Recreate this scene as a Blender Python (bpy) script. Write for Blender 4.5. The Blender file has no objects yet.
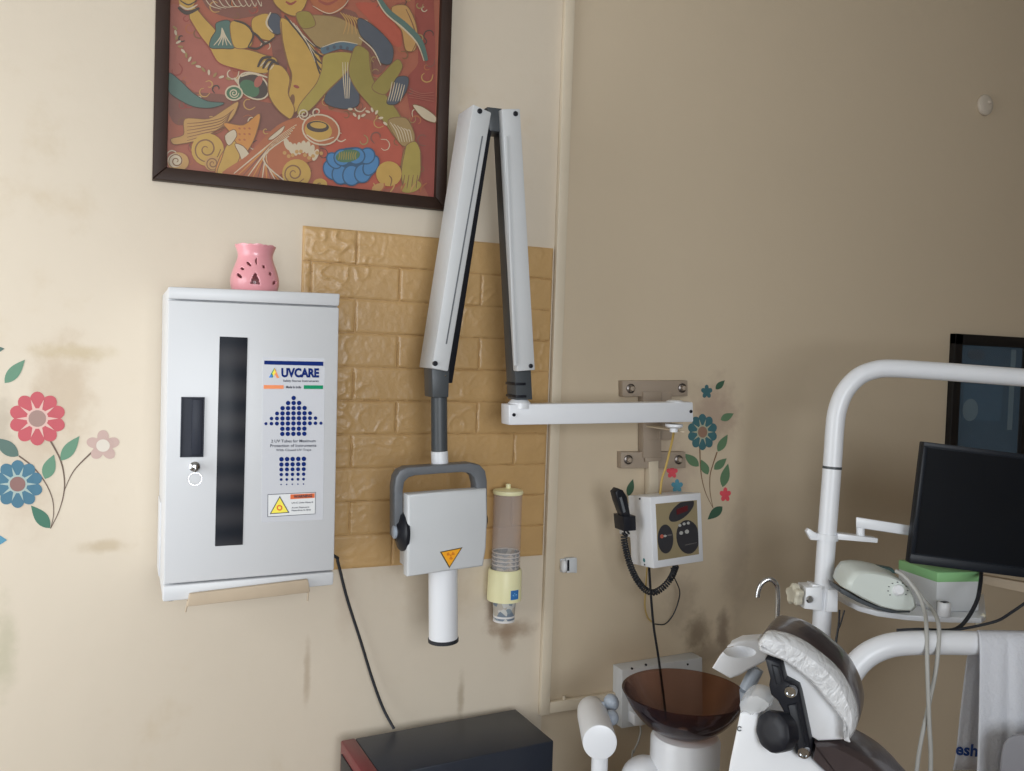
import bpy, bmesh, math, random
from mathutils import Vector, Matrix, noise as mnoise
random.seed(7)
SC = bpy.context.scene
COL = SC.collection
V = Vector

# ------------------------------------------------------------------ camera
FPX, W, H = 870.0, 1024, 771
YAW, PITCH, ROLL = 0.42228, -0.033515, 0.033886
CAM = V((-0.35958, -1.95737, 1.64799))
fw = V((math.sin(YAW)*math.cos(PITCH), math.cos(YAW)*math.cos(PITCH), math.sin(PITCH)))
r0 = V((math.cos(YAW), -math.sin(YAW), 0))
u0 = r0.cross(fw)
RT = r0*math.cos(ROLL) + u0*math.sin(ROLL)
UP = u0*math.cos(ROLL) - r0*math.sin(ROLL)
cd = bpy.data.cameras.new('camera')
cd.sensor_fit = 'HORIZONTAL'; cd.sensor_width = 36.0; cd.lens = 36.0*FPX/W
cd.clip_start = 0.02; cd.clip_end = 100
cam = bpy.data.objects.new('camera', cd); COL.objects.link(cam)
cam.matrix_world = Matrix(((RT.x, UP.x, -fw.x, CAM.x), (RT.y, UP.y, -fw.y, CAM.y), (RT.z, UP.z, -fw.z, CAM.z), (0, 0, 0, 1)))
SC.camera = cam

# ------------------------------------------------------------------ world, lights, exposure
SC.view_settings.view_transform = 'Standard'; SC.view_settings.look = 'None'
SC.view_settings.gamma = 1.0; SC.view_settings.use_curve_mapping = False
SC.view_settings.exposure = 0.0
wd = bpy.data.worlds.new('sky'); SC.world = wd; wd.use_nodes = True
bg = wd.node_tree.nodes['Background']; bg.inputs[0].default_value = (0.80, 0.90, 1.0, 1); bg.inputs[1].default_value = 0.55

def area(name, loc, direction, sx, sy, power, colour, spread=180):
    l = bpy.data.lights.new(name, 'AREA'); l.shape = 'RECTANGLE'; l.size = sx; l.size_y = sy
    l.energy = power; l.color = colour; l.spread = math.radians(spread)
    o = bpy.data.objects.new(name, l); COL.objects.link(o); o.location = loc
    o.rotation_euler = V(direction).to_track_quat('-Z', 'Y').to_euler()
    return o
# daylight in the opening of the window in the left wall, and of the glazed front behind the camera
area('window_daylight', (-1.56, -0.80, 1.50), (1, 0, -0.02), 1.30, 1.45, 24, (0.95, 0.98, 1.0))
area('front_daylight', (-0.6, -4.25, 1.85), (-0.06, 1, -0.07), 1.8, 1.5, 45, (0.91, 0.955, 1.0), 128)

# ------------------------------------------------------------------ pixel rays (photograph frame) to points of the room
def ray(px, py): return fw + RT*((px-W/2)/FPX) - UP*((py-H/2)/FPX)
def at(px, py, d=0.0):                      # on the vertical plane at distance d from the wall
    r = ray(px, py); return CAM + r*((-d-CAM.y)/r.y)
def dp(px, py, t):                          # at depth t along the optical axis
    return CAM + ray(px, py)*t
def atz(px, py, z):
    r = ray(px, py); return CAM + r*((z-CAM.z)/r.z)
def pxsize(n, t): return n*t/FPX

# ------------------------------------------------------------------ materials
def lin(c):
    c /= 255.0
    return c/12.92 if c <= 0.04045 else ((c+0.055)/1.055)**2.4
def rgb(r, g, b, e=1.0): return (min(1, lin(r)/e), min(1, lin(g)/e), min(1, lin(b)/e), 1)
def mat(name, c, rough=0.5, metal=0.0, var=0.06, scale=9.0, bump=0.0, bscale=60.0, coat=0.0, spec=0.5):
    m = bpy.data.materials.new(name); m.use_nodes = True
    nt = m.node_tree; b = nt.nodes['Principled BSDF']
    b.inputs['Roughness'].default_value = rough; b.inputs['Metallic'].default_value = metal
    b.inputs['Coat Weight'].default_value = coat
    b.inputs['Specular IOR Level'].default_value = spec
    tc = nt.nodes.new('ShaderNodeTexCoord')
    n = nt.nodes.new('ShaderNodeTexNoise'); n.inputs['Scale'].default_value = scale; n.inputs['Detail'].default_value = 3
    nt.links.new(tc.outputs['Object'], n.inputs['Vector'])
    mx = nt.nodes.new('ShaderNodeMix'); mx.data_type = 'RGBA'
    mx.inputs[6].default_value = tuple(max(0, v*(1-var)) for v in c[:3])+(1,)
    mx.inputs[7].default_value = tuple(min(1, v*(1+var)) for v in c[:3])+(1,)
    nt.links.new(n.outputs['Fac'], mx.inputs[0]); nt.links.new(mx.outputs[2], b.inputs['Base Color'])
    if bump:
        n2 = nt.nodes.new('ShaderNodeTexNoise'); n2.inputs['Scale'].default_value = bscale; n2.inputs['Detail'].default_value = 4
        nt.links.new(tc.outputs['Object'], n2.inputs['Vector'])
        bp = nt.nodes.new('ShaderNodeBump'); bp.inputs['Strength'].default_value = bump; bp.inputs['Distance'].default_value = 0.01
        nt.links.new(n2.outputs['Fac'], bp.inputs['Height']); nt.links.new(bp.outputs[0], b.inputs['Normal'])
    return m
def glassy(name, tint, rough=0.05, opacity=0.15, spec=0.5):
    m = bpy.data.materials.new(name); m.use_nodes = True; nt = m.node_tree
    b = nt.nodes['Principled BSDF']; b.inputs['Base Color'].default_value = tint; b.inputs['Roughness'].default_value = rough
    b.inputs['Specular IOR Level'].default_value = spec
    t = nt.nodes.new('ShaderNodeBsdfTransparent'); t.inputs[0].default_value = tint
    mx = nt.nodes.new('ShaderNodeMixShader'); mx.inputs[0].default_value = opacity
    nt.links.new(t.outputs[0], mx.inputs[1]); nt.links.new(b.outputs[0], mx.inputs[2])
    nt.links.new(mx.outputs[0], nt.nodes['Material Output'].inputs[0])
    return m

M = {}
M['white'] = mat('white_enamel', (0.775, 0.795, 0.835, 1), 0.32, var=0.03)
M['cab'] = mat('white_powder_coat', (0.635, 0.645, 0.665, 1), 0.38, var=0.03, scale=5)
M['plastic'] = mat('white_plastic', (0.80, 0.815, 0.845, 1), 0.38, var=0.03)
M['oldwhite'] = mat('aged_white_plastic', (0.62, 0.64, 0.66, 1), 0.45, var=0.05)
M['armgrey'] = mat('light_grey_plastic', (0.52, 0.55, 0.58, 1), 0.45, var=0.04)
M['armwhite'] = mat('off_white_plastic', (0.58, 0.595, 0.61, 1), 0.45, var=0.04)
M['steel'] = mat('slate_grey_metal', (0.060, 0.068, 0.076, 1), 0.42, var=0.08)
M['yoke'] = mat('grey_metal', (0.13, 0.14, 0.155, 1), 0.42, var=0.08)
M['black'] = mat('black_plastic', (0.011, 0.012, 0.017, 1), 0.4, var=0.1, spec=0.3)
M['rubber'] = mat('black_rubber', (0.016, 0.018, 0.024, 1), 0.5, var=0.1)
M['chrome'] = mat('chrome', (0.55, 0.56, 0.58, 1), 0.18, metal=1.0, var=0.04)
M['darkmetal'] = mat('tarnished_metal', (0.16, 0.14, 0.13, 1), 0.35, metal=0.9, var=0.1)
M['cream'] = mat('cream_plastic', rgb(240, 236, 190, 0.92), 0.42, var=0.04)
M['trim'] = mat('cream_casing', (0.69, 0.60, 0.465, 1), 0.45, var=0.05)
M['wood'] = mat('raw_wood', (0.50, 0.40, 0.29, 1), 0.7, var=0.16, scale=14)
M['taupe'] = mat('taupe_painted_metal', (0.36, 0.29, 0.225, 1), 0.55, var=0.1)
M['pink'] = mat('pink_glaze', rgb(222, 152, 160, 0.95), 0.28, var=0.05, coat=0.3)
M['darkwin'] = mat('smoked_acrylic', (0.020, 0.024, 0.032, 1), 0.35, var=0.12, scale=5, spec=0.12)
M['greydark'] = mat('dark_grey_plastic', (0.030, 0.034, 0.048, 1), 0.45, var=0.1, spec=0.2)
M['framewood'] = mat('dark_brown_frame', (0.030, 0.015, 0.010, 1), 0.5, var=0.2, scale=20, spec=0.25)
M['brownvinyl'] = mat('brown_vinyl', (0.058, 0.043, 0.044, 1), 0.30, var=0.10, bump=0.15, bscale=28, coat=0.5)
M['yellowwire'] = mat('yellow_cable', (0.52, 0.36, 0.10, 1), 0.5)
M['greywire'] = mat('grey_hose', (0.42, 0.42, 0.40, 1), 0.5)
M['khaki'] = mat('khaki_panel', (0.33, 0.27, 0.16, 1), 0.4)
M['screen'] = mat('screen_glass', (0.003, 0.0045, 0.0075, 1), 0.32, var=0.2, spec=0.25)
M['bezel'] = mat('monitor_bezel', (0.008, 0.011, 0.017, 1), 0.4, spec=0.3)
M['green'] = mat('green_plastic', (0.27, 0.55, 0.25, 1), 0.45)
M['mint'] = mat('pale_mint_plastic', (0.64, 0.69, 0.65, 1), 0.35)
M['teal'] = mat('dark_teal_plastic', (0.05, 0.10, 0.10, 1), 0.4)
M['bluegrey'] = mat('blue_grey_plastic', (0.36, 0.41, 0.48, 1), 0.4)
M['navybox'] = mat('black_navy_box', (0.016, 0.021, 0.034, 1), 0.38, var=0.12)
M['redbox'] = mat('dark_red_plastic', (0.16, 0.022, 0.028, 1), 0.35)
M['towel'] = mat('white_towel', (0.78, 0.80, 0.86, 1), 0.95, var=0.04, bump=0.25, bscale=140)
M['inkblue'] = mat('blue_print', (0.015, 0.06, 0.25, 1), 0.8)
M['shellgrey'] = mat('grey_cover', (0.27, 0.27, 0.30, 1), 0.5)
M['ivory'] = mat('ivory_plastic', (0.66, 0.62, 0.50, 1), 0.5)
M['bone'] = mat('pale_wall_plastic', (0.60, 0.53, 0.44, 1), 0.5)
M['bowl'] = glassy('smoked_brown_glass', (0.76, 0.56, 0.46, 1), 0.05, 0.12, 0.7)
_nt = M['bowl'].node_tree; _b = _nt.nodes['Principled BSDF']; _b.inputs['Base Color'].default_value = (0.022, 0.020, 0.032, 1)
_lw = _nt.nodes.new('ShaderNodeLayerWeight'); _lw.inputs['Blend'].default_value = 0.5
_mr = _nt.nodes.new('ShaderNodeMapRange'); _mr.inputs['From Min'].default_value = 0.15; _mr.inputs['From Max'].default_value = 0.95; _mr.inputs['To Min'].default_value = 0.06; _mr.inputs['To Max'].default_value = 0.85
_nt.links.new(_lw.outputs['Facing'], _mr.inputs['Value']); _nt.links.new(_mr.outputs[0], [n for n in _nt.nodes if n.type == 'MIX_SHADER'][0].inputs[0])
M['clear'] = glassy('clear_plastic', (0.95, 0.925, 0.91, 1), 0.12, 0.13, 0.6)
M['paneglass'] = glassy('window_glass', (0.95, 0.98, 1.0, 1), 0.02, 0.05, 0.5)
def crinkle():
    m = mat('clear_plastic_wrap_over_white', (0.68, 0.69, 0.71, 1), 0.22, var=0.10, scale=30, coat=0.6)
    nt = m.node_tree; b = nt.nodes['Principled BSDF']
    tc = nt.nodes.new('ShaderNodeTexCoord')
    mp = nt.nodes.new('ShaderNodeMapping'); mp.inputs['Scale'].default_value = (1, 1, 1)
    nt.links.new(tc.outputs['Object'], mp.inputs[0])
    mg = nt.nodes.new('ShaderNodeTexNoise'); mg.inputs['Scale'].default_value = 42; mg.inputs['Detail'].default_value = 4
    mg.inputs['Distortion'].default_value = 1.6
    nt.links.new(mp.outputs[0], mg.inputs['Vector'])
    bp = nt.nodes.new('ShaderNodeBump'); bp.inputs['Strength'].default_value = 0.55; bp.inputs['Distance'].default_value = 0.012
    nt.links.new(mg.outputs['Fac'], bp.inputs['Height']); nt.links.new(bp.outputs[0], b.inputs['Normal'])
    return m
M['wrap'] = crinkle()

_nt = M['darkwin'].node_tree                          # trays inside and shelf reflections, put into the colour as faint level bands
_tc = _nt.nodes.new('ShaderNodeTexCoord'); _wv = _nt.nodes.new('ShaderNodeTexWave'); _wv.bands_direction = 'Z'; _wv.inputs['Scale'].default_value = 5.2; _wv.inputs['Distortion'].default_value = 0.6
_nt.links.new(_tc.outputs['Object'], _wv.inputs['Vector']); _mx = _nt.nodes.new('ShaderNodeMix'); _mx.data_type = 'RGBA'
_mx.inputs[6].default_value = (0.020, 0.023, 0.030, 1); _mx.inputs[7].default_value = (0.046, 0.046, 0.052, 1)
_nt.links.new(_wv.outputs['Fac'], _mx.inputs[0]); _nt.links.new(_mx.outputs[2], _nt.nodes['Principled BSDF'].inputs['Base Color'])
_nt = M['towel'].node_tree; _b = _nt.nodes['Principled BSDF']; _tr = _nt.nodes.new('ShaderNodeBsdfTranslucent'); _tr.inputs[0].default_value = (0.85, 0.87, 0.92, 1)
_ms = _nt.nodes.new('ShaderNodeMixShader'); _ms.inputs[0].default_value = 0.22; _nt.links.new(_b.outputs[0], _ms.inputs[1]); _nt.links.new(_tr.outputs[0], _ms.inputs[2]); _nt.links.new(_ms.outputs[0], _nt.nodes['Material Output'].inputs[0])
def wall_paint():
    m = bpy.data.materials.new('aged_cream_wall_paint'); m.use_nodes = True; nt = m.node_tree
    b = nt.nodes['Principled BSDF']; b.inputs['Roughness'].default_value = 0.62
    b.inputs['Specular IOR Level'].default_value = 0.25
    g = nt.nodes.new('ShaderNodeNewGeometry')
    def N(scale, detail=3, rough=0.5):
        n = nt.nodes.new('ShaderNodeTexNoise'); n.inputs['Scale'].default_value = scale
        n.inputs['Detail'].default_value = detail; n.inputs['Roughness'].default_value = rough
        nt.links.new(g.outputs['Position'], n.inputs['Vector']); return n.outputs['Fac']
    def mix(f, a, bcol, fixed=None):
        x = nt.nodes.new('ShaderNodeMix'); x.data_type = 'RGBA'
        nt.links.new(f, x.inputs[0])
        if hasattr(a, 'links'): nt.links.new(a, x.inputs[6])
        else: x.inputs[6].default_value = a
        x.inputs[7].default_value = bcol
        return x.outputs[2]
    def ramp(f, lo, hi):
        x = nt.nodes.new('ShaderNodeMapRange'); x.inputs['From Min'].default_value = lo; x.inputs['From Max'].default_value = hi
        x.interpolation_type = 'SMOOTHSTEP'
        nt.links.new(f, x.inputs['Value']); return x.outputs[0]
    c = mix(N(1.6), (0.635, 0.555, 0.450, 1), (0.665, 0.583, 0.470, 1))
    c = mix(ramp(N(5, 5, 0.65), 0.55, 0.78), c, (0.60, 0.505, 0.380, 1))
    sx = nt.nodes.new('ShaderNodeSeparateXYZ'); nt.links.new(g.outputs['Position'], sx.inputs[0])
    cmpx = nt.nodes.new('ShaderNodeMath'); cmpx.operation = 'GREATER_THAN'; nt.links.new(sx.outputs['X'], cmpx.inputs[0]); cmpx.inputs[1].default_value = 0.634
    c2 = mix(N(2.1, 4), (0.60, 0.500, 0.368, 1), (0.64, 0.532, 0.392, 1))      # a slightly darker, browner tone beyond the casing
    x_ = nt.nodes.new('ShaderNodeMix'); x_.data_type = 'RGBA'; nt.links.new(cmpx.outputs[0], x_.inputs[0]); nt.links.new(c, x_.inputs[6]); nt.links.new(c2, x_.inputs[7]); c = x_.outputs[2]
    warp = N(22, 4, 0.6)
    stains = [  # px, py, rx, ry, colour, strength
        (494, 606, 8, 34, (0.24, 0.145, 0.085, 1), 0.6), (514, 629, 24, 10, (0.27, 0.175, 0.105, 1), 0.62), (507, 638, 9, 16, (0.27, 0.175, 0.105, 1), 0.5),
        (461, 697, 4, 24, (0.30, 0.23, 0.15, 1), 0.55), (307, 672, 4, 34, (0.36, 0.27, 0.18, 1), 0.5),
        (62, 395, 34, 62, (0.47, 0.36, 0.25, 1), 0.55), (70, 352, 46, 9, (0.48, 0.38, 0.22, 1), 0.5), (105, 546, 28, 7, (0.44, 0.34, 0.21, 1), 0.55),
        (30, 470, 30, 70, (0.50, 0.40, 0.30, 1), 0.5), (4, 650, 14, 50, (0.42, 0.40, 0.27, 1), 0.5), (2, 430, 12, 40, (0.36, 0.30, 0.23, 1), 0.5),
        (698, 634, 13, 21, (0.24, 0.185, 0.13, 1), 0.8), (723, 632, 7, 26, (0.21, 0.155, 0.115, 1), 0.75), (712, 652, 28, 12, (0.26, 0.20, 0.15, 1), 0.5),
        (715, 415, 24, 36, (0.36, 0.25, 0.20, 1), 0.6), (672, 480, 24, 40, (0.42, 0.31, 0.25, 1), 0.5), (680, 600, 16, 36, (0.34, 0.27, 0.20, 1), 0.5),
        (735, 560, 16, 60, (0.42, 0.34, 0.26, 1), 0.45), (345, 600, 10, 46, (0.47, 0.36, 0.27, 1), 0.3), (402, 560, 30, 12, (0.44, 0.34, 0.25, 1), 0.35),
        (450, 590, 40, 30, (0.50, 0.40, 0.29, 1), 0.4)]
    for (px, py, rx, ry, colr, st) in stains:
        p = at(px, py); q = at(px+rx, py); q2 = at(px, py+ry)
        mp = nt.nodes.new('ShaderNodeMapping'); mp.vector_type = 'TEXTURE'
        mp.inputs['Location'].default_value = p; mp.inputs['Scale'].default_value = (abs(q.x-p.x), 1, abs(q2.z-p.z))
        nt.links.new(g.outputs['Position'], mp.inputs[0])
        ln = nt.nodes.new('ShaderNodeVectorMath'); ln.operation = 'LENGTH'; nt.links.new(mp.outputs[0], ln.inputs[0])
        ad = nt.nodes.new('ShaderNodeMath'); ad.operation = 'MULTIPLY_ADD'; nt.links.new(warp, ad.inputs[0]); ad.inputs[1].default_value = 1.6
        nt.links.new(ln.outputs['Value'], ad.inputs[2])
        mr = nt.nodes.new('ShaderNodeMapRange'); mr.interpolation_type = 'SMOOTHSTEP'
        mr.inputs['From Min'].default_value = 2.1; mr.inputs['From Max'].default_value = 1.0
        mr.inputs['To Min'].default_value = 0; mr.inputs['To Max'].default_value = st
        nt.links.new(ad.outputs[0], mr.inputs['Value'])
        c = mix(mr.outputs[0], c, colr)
    nt.links.new(c, b.inputs['Base Color'])
    bp = nt.nodes.new('ShaderNodeBump'); bp.inputs['Strength'].default_value = 0.12; bp.inputs['Distance'].default_value = 0.01
    nt.links.new(N(14, 5), bp.inputs['Height']); nt.links.new(bp.outputs[0], b.inputs['Normal'])
    return m
M['wall'] = wall_paint()
M['plainwall'] = mat('cream_wall_paint', (0.60, 0.52, 0.39, 1), 0.7, var=0.04, scale=3)
M['ceil'] = mat('white_ceiling_paint', (0.62, 0.60, 0.55, 1), 0.8, var=0.03)
M['floor'] = mat('brown_floor_tile', (0.22, 0.165, 0.125, 1), 0.4, var=0.12, scale=6)

# ------------------------------------------------------------------ mesh builder
class MB:
    def __init__(s): s.v = []; s.f = []; s.mi = []
    def add(s, verts, faces, mi=0):
        o = len(s.v); s.v += [V(p) for p in verts]
        for f in faces: s.f.append([i+o for i in f]); s.mi.append(mi)
        return s
    def addbm(s, bm, mi=0):
        bm.verts.index_update()
        s.add([v.co.copy() for v in bm.verts], [[v.index for v in f.verts] for f in bm.faces], mi); bm.free(); return s
    def hexa(s, p, bevel=0.0, seg=2, mi=0):           # p: 4 front corners then 4 back corners
        bm = bmesh.new(); vs = [bm.verts.new(q) for q in p]
        for f in ((0, 1, 2, 3), (7, 6, 5, 4), (0, 4, 5, 1), (1, 5, 6, 2), (2, 6, 7, 3), (3, 7, 4, 0)): bm.faces.new([vs[i] for i in f])
        bmesh.ops.recalc_face_normals(bm, faces=bm.faces)
        if bevel: bmesh.ops.bevel(bm, geom=list(bm.edges), offset=bevel, segments=seg, affect='EDGES', profile=0.5, clamp_overlap=True)
        return s.addbm(bm, mi)
    def box(s, lo, hi, bevel=0.0, seg=2, mi=0):
        (a, b, c), (d, e, f) = lo, hi
        return s.hexa([(a, b, c), (d, b, c), (d, b, f), (a, b, f), (a, e, c), (d, e, c), (d, e, f), (a, e, f)], bevel, seg, mi)
    def prism(s, pts, vec, bevel=0.0, seg=2, mi=0):   # polygon swept along vec
        bm = bmesh.new(); vec = V(vec); n = len(pts)
        a = [bm.verts.new(p) for p in pts]; b = [bm.verts.new(V(p)+vec) for p in pts]
        bm.faces.new(a); bm.faces.new(b[::-1])
        for i in range(n): bm.faces.new([a[i], b[i], b[(i+1) % n], a[(i+1) % n]])
        bmesh.ops.recalc_face_normals(bm, faces=bm.faces)
        if bevel:
            es = [e for e in bm.edges if (e.verts[0] in a) == (e.verts[1] in a)]
            bmesh.ops.bevel(bm, geom=es, offset=bevel, segments=seg, affect='EDGES', profile=0.5, clamp_overlap=True)
        bmesh.ops.triangulate(bm, faces=[f for f in bm.faces if len(f.verts) > 4])
        return s.addbm(bm, mi)
    def tube(s, path, r, n=12, mi=0, closed=False, caps=True):
        P = [V(p) for p in path]; m = len(P)
        R = r if isinstance(r, (list, tuple)) else [r]*m
        T = []
        for i in range(m):
            if closed: t = P[(i+1) % m]-P[i-1]
            else: t = P[min(i+1, m-1)]-P[max(i-1, 0)]
            T.append(t.normalized())
        ref = V((0, 0, 1)) if abs(T[0].z) < 0.9 else V((1, 0, 0))
        nn = (ref-T[0]*ref.dot(T[0])).normalized(); vs = []; fs = []
        for i in range(m):
            nn = (nn-T[i]*nn.dot(T[i])).normalized(); bb = T[i].cross(nn)
            for k in range(n):
                a = 2*math.pi*k/n; vs.append(P[i]+(nn*math.cos(a)+bb*math.sin(a))*R[i])
        for i in range(m if closed else m-1):
            j = (i+1) % m
            for k in range(n): fs.append([i*n+k, i*n+(k+1) % n, j*n+(k+1) % n, j*n+k])
        if caps and not closed: fs.append(list(range(n))[::-1]); fs.append([(m-1)*n+k for k in range(n)])
        return s.add(vs, fs, mi)
    def lathe(s, prof, c, axis=(0, 0, 1), n=40, mi=0, capa=True, capb=True, wob=None):   # prof: (radius, height) pairs
        q = V((0, 0, 1)).rotation_difference(V(axis).normalized()); c = V(c); vs = []; fs = []
        for (r, h) in prof:
            for k in range(n):
                a = 2*math.pi*k/n; rr = r
                vs.append(c+q @ V((rr*math.cos(a), rr*math.sin(a), h)))
        for i in range(len(prof)-1):
            for k in range(n): fs.append([i*n+k, i*n+(k+1) % n, (i+1)*n+(k+1) % n, (i+1)*n+k])
        if capa: fs.append(list(range(n))[::-1])
        if capb: fs.append([(len(prof)-1)*n+k for k in range(n)])
        return s.add(vs, fs, mi)
    def cyl(s, a, b, r, n=24, mi=0, bev=0.0):
        a = V(a); b = V(b); L = (b-a).length; e = min(bev, r*0.5, L*0.4)
        pr = [(r-e, 0), (r, e), (r, L-e), (r-e, L)] if e else [(r, 0), (r, L)]
        return s.lathe(pr, a, b-a, n, mi)
    def ball(s, c, r, mi=0, n=20, m=12):
        rx, ry, rz = r if isinstance(r, (tuple, list)) else (r, r, r); c = V(c); vs = []; fs = []
        for i in range(1, m):
            t = math.pi*i/m
            for k in range(n):
                a = 2*math.pi*k/n; vs.append(c+V((rx*math.sin(t)*math.cos(a), ry*math.sin(t)*math.sin(a), rz*math.cos(t))))
        for i in range(m-2):
            for k in range(n): fs.append([i*n+k, (i+1)*n+k, (i+1)*n+(k+1) % n, i*n+(k+1) % n])
        vs.append(c+V((0, 0, rz))); vs.append(c-V((0, 0, rz))); q = len(vs)
        for k in range(n): fs.append([q-2, k, (k+1) % n]); fs.append([q-1, (m-2)*n+(k+1) % n, (m-2)*n+k])
        return s.add(vs, fs, mi)
    def poly(s, pts, mi=0):
        bm = bmesh.new(); bm.faces.new([bm.verts.new(p) for p in pts])
        bmesh.ops.triangulate(bm, faces=list(bm.faces)); return s.addbm(bm, mi)
    def build(s, name, mats, parent=None, org=None, recalc=True, sharp=38):
        if not isinstance(mats, (list, tuple)): mats = [mats]
        o0 = parent_org(parent) if parent else V(org if org is not None else (0, 0, 0))
        me = bpy.data.meshes.new(name); me.from_pydata([p-o0 for p in s.v], [], s.f)
        for m in mats: me.materials.append(m)
        me.polygons.foreach_set('material_index', s.mi)
        if recalc:
            bm = bmesh.new(); bm.from_mesh(me); bmesh.ops.recalc_face_normals(bm, faces=bm.faces); bm.to_mesh(me); bm.free()
        me.polygons.foreach_set('use_smooth', [True]*len(me.polygons))
        me.set_sharp_from_angle(angle=math.radians(sharp))
        o = bpy.data.objects.new(name, me); COL.objects.link(o)
        if parent: o.parent = parent
        else: o.location = o0
        return o
def parent_org(o):
    p = V((0, 0, 0))
    while o: p += o.location; o = o.parent
    return p
def tag(o, label, cat, group=None):
    o['label'] = label; o['category'] = cat
    if group: o['group'] = group
    return o
def thing(name, loc, label, cat, group=None):
    o = bpy.data.objects.new(name, None); o.empty_display_size = 0.05; COL.objects.link(o); o.location = loc
    return tag(o, label, cat, group)
def struct(o): o['kind'] = 'structure'; return o

def spline(pts, n=8, closed=False):
    P = [V(p) for p in pts]; m = len(P); out = []
    for i in range(m if closed else m-1):
        if closed: a, b, c, d = P[i-1], P[i], P[(i+1) % m], P[(i+2) % m]
        else: a, b, c, d = P[max(i-1, 0)], P[i], P[i+1], P[min(i+2, m-1)]
        for k in range(n):
            t = k/n
            out.append(0.5*((2*b)+(c-a)*t+(2*a-5*b+4*c-d)*t*t+(3*b-a-3*c+d)*t*t*t))
    if not closed: out.append(P[-1])
    return out
def sp2(pts, n=6, closed=False): return [(p.x, p.y) for p in spline([(x, y, 0) for x, y in pts], n, closed)]

def text_mesh(body, bold=0.0):
    cu = bpy.data.curves.new('t', 'FONT'); cu.body = body; cu.size = 1; cu.align_x = 'LEFT'; cu.offset = bold
    cu.resolution_u = 3
    o = bpy.data.objects.new('t', cu); COL.objects.link(o)
    dg = bpy.context.evaluated_depsgraph_get(); dg.update()
    me = bpy.data.meshes.new_from_object(o.evaluated_get(dg))
    vs = [v.co.copy() for v in me.vertices]; fs = [list(p.vertices) for p in me.polygons]
    bpy.data.objects.remove(o); bpy.data.meshes.remove(me); bpy.data.curves.remove(cu)
    return vs, fs
def text_on(mb, body, tl, tr, bl, mi, bold=0.0):     # fit lettering to a parallelogram given by three corners
    vs, fs = text_mesh(body, bold); tl, tr, bl = V(tl), V(tr), V(bl)
    x0 = min(v.x for v in vs); x1 = max(v.x for v in vs); y0 = min(v.y for v in vs); y1 = max(v.y for v in vs)
    mb.add([bl+(tr-tl)*((v.x-x0)/(x1-x0))+(tl-bl)*((v.y-y0)/(y1-y0)) for v in vs], fs, mi)

# ------------------------------------------------------------------ the setting
XL, XR, YF, ZC = -1.6, 3.3, -4.3, 2.95
struct(MB().box((XL-0.15, 0, 0), (XR+0.15, 0.15, ZC)).build('wall_back', M['wall']))
struct(MB().box((XR, YF, 0), (XR+0.15, 0, ZC)).build('wall_right', mat('brown_bounce_wall', (0.30, 0.235, 0.185, 1), 0.7, var=0.05)))  # unseen wall added for its bounce; brown keeps that light warm and dim
struct(MB().box((XL-0.15, YF-0.15, -0.12), (XR+0.15, 0.15, 0)).build('floor', M['floor']))
struct(MB().box((XL-0.15, YF-0.15, ZC), (XR+0.15, 0.15, ZC+0.12)).build('ceiling', M['ceil']))
w = MB()                                          # left wall around its window
ya, yb, za, zb = -1.55, -0.06, 0.70, 2.30
w.box((XL-0.15, YF, 0), (XL, ya, ZC)); w.box((XL-0.15, yb, 0), (XL, 0, ZC))
w.box((XL-0.15, ya, 0), (XL, yb, za)); w.box((XL-0.15, ya, zb), (XL, yb, ZC))
struct(w.build('wall_left', M['plainwall']))
def window(name, frame, pane):
    o = struct(frame.build(name, M['white'])); pane.build('pane', M['paneglass'], o); return o
f = MB()
for (y0, y1, z0, z1) in ((ya, ya+0.06, za, zb), (yb-0.06, yb, za, zb), (ya, yb, za, za+0.06), (ya, yb, zb-0.06, zb), ((ya+yb)/2-0.03, (ya+yb)/2+0.03, za, zb)):
    f.box((XL-0.12, y0, z0), (XL-0.07, y1, z1))
window('window_1', f, MB().box((XL-0.10, ya+0.05, za+0.05), (XL-0.094, yb-0.05, zb-0.05)))
w = MB(); xa, xb, za, zb = -1.6, 0.4, 1.0, 2.7    # front wall behind the camera, with its window
xa = -1.55
w.box((XL-0.15, YF-0.15, 0), (xa, YF, ZC)); w.box((xb, YF-0.15, 0), (XR+0.15, YF, ZC))
w.box((xa, YF-0.15, 0), (xb, YF, za)); w.box((xa, YF-0.15, zb), (xb, YF, ZC))
struct(w.build('wall_front', M['plainwall']))
f = MB()
for (x0, x1, z0, z1) in ((xa, xa+0.06, za, zb), (xb-0.06, xb, za, zb), (xa, xb, za, za+0.06), (xa, xb, zb-0.06, zb), ((xa+xb)/2-0.03, (xa+xb)/2+0.03, za, zb)):
    f.box((x0, YF-0.12, z0), (x1, YF-0.07, z1))
window('window_2', f, MB().box((xa+0.05, YF-0.10, za+0.05), (xb-0.05, YF-0.094, zb-0.05)))
# cable casing on the back wall: one upright run, one level run
x0, x1 = at(538.5, 690).x, at(547.8, 690).x
zt = at(543, 712.5).z
c = MB(); c.box((x0, -0.016, zt-0.001), (x1, 0, ZC), 0.002)
struct(c.build('trim_1', M['trim']))
c = MB(); c.box((x1, -0.015, at(560, 709.5).z), (at(617, 690).x, 0, at(560, 698.5).z), 0.002)
p = at(564, 698, 0.008); c.cyl(p-V((0, 0, .003)), p+V((0, 0, .006)), 0.004, 10)
struct(c.build('trim_2', M['trim']))

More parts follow.
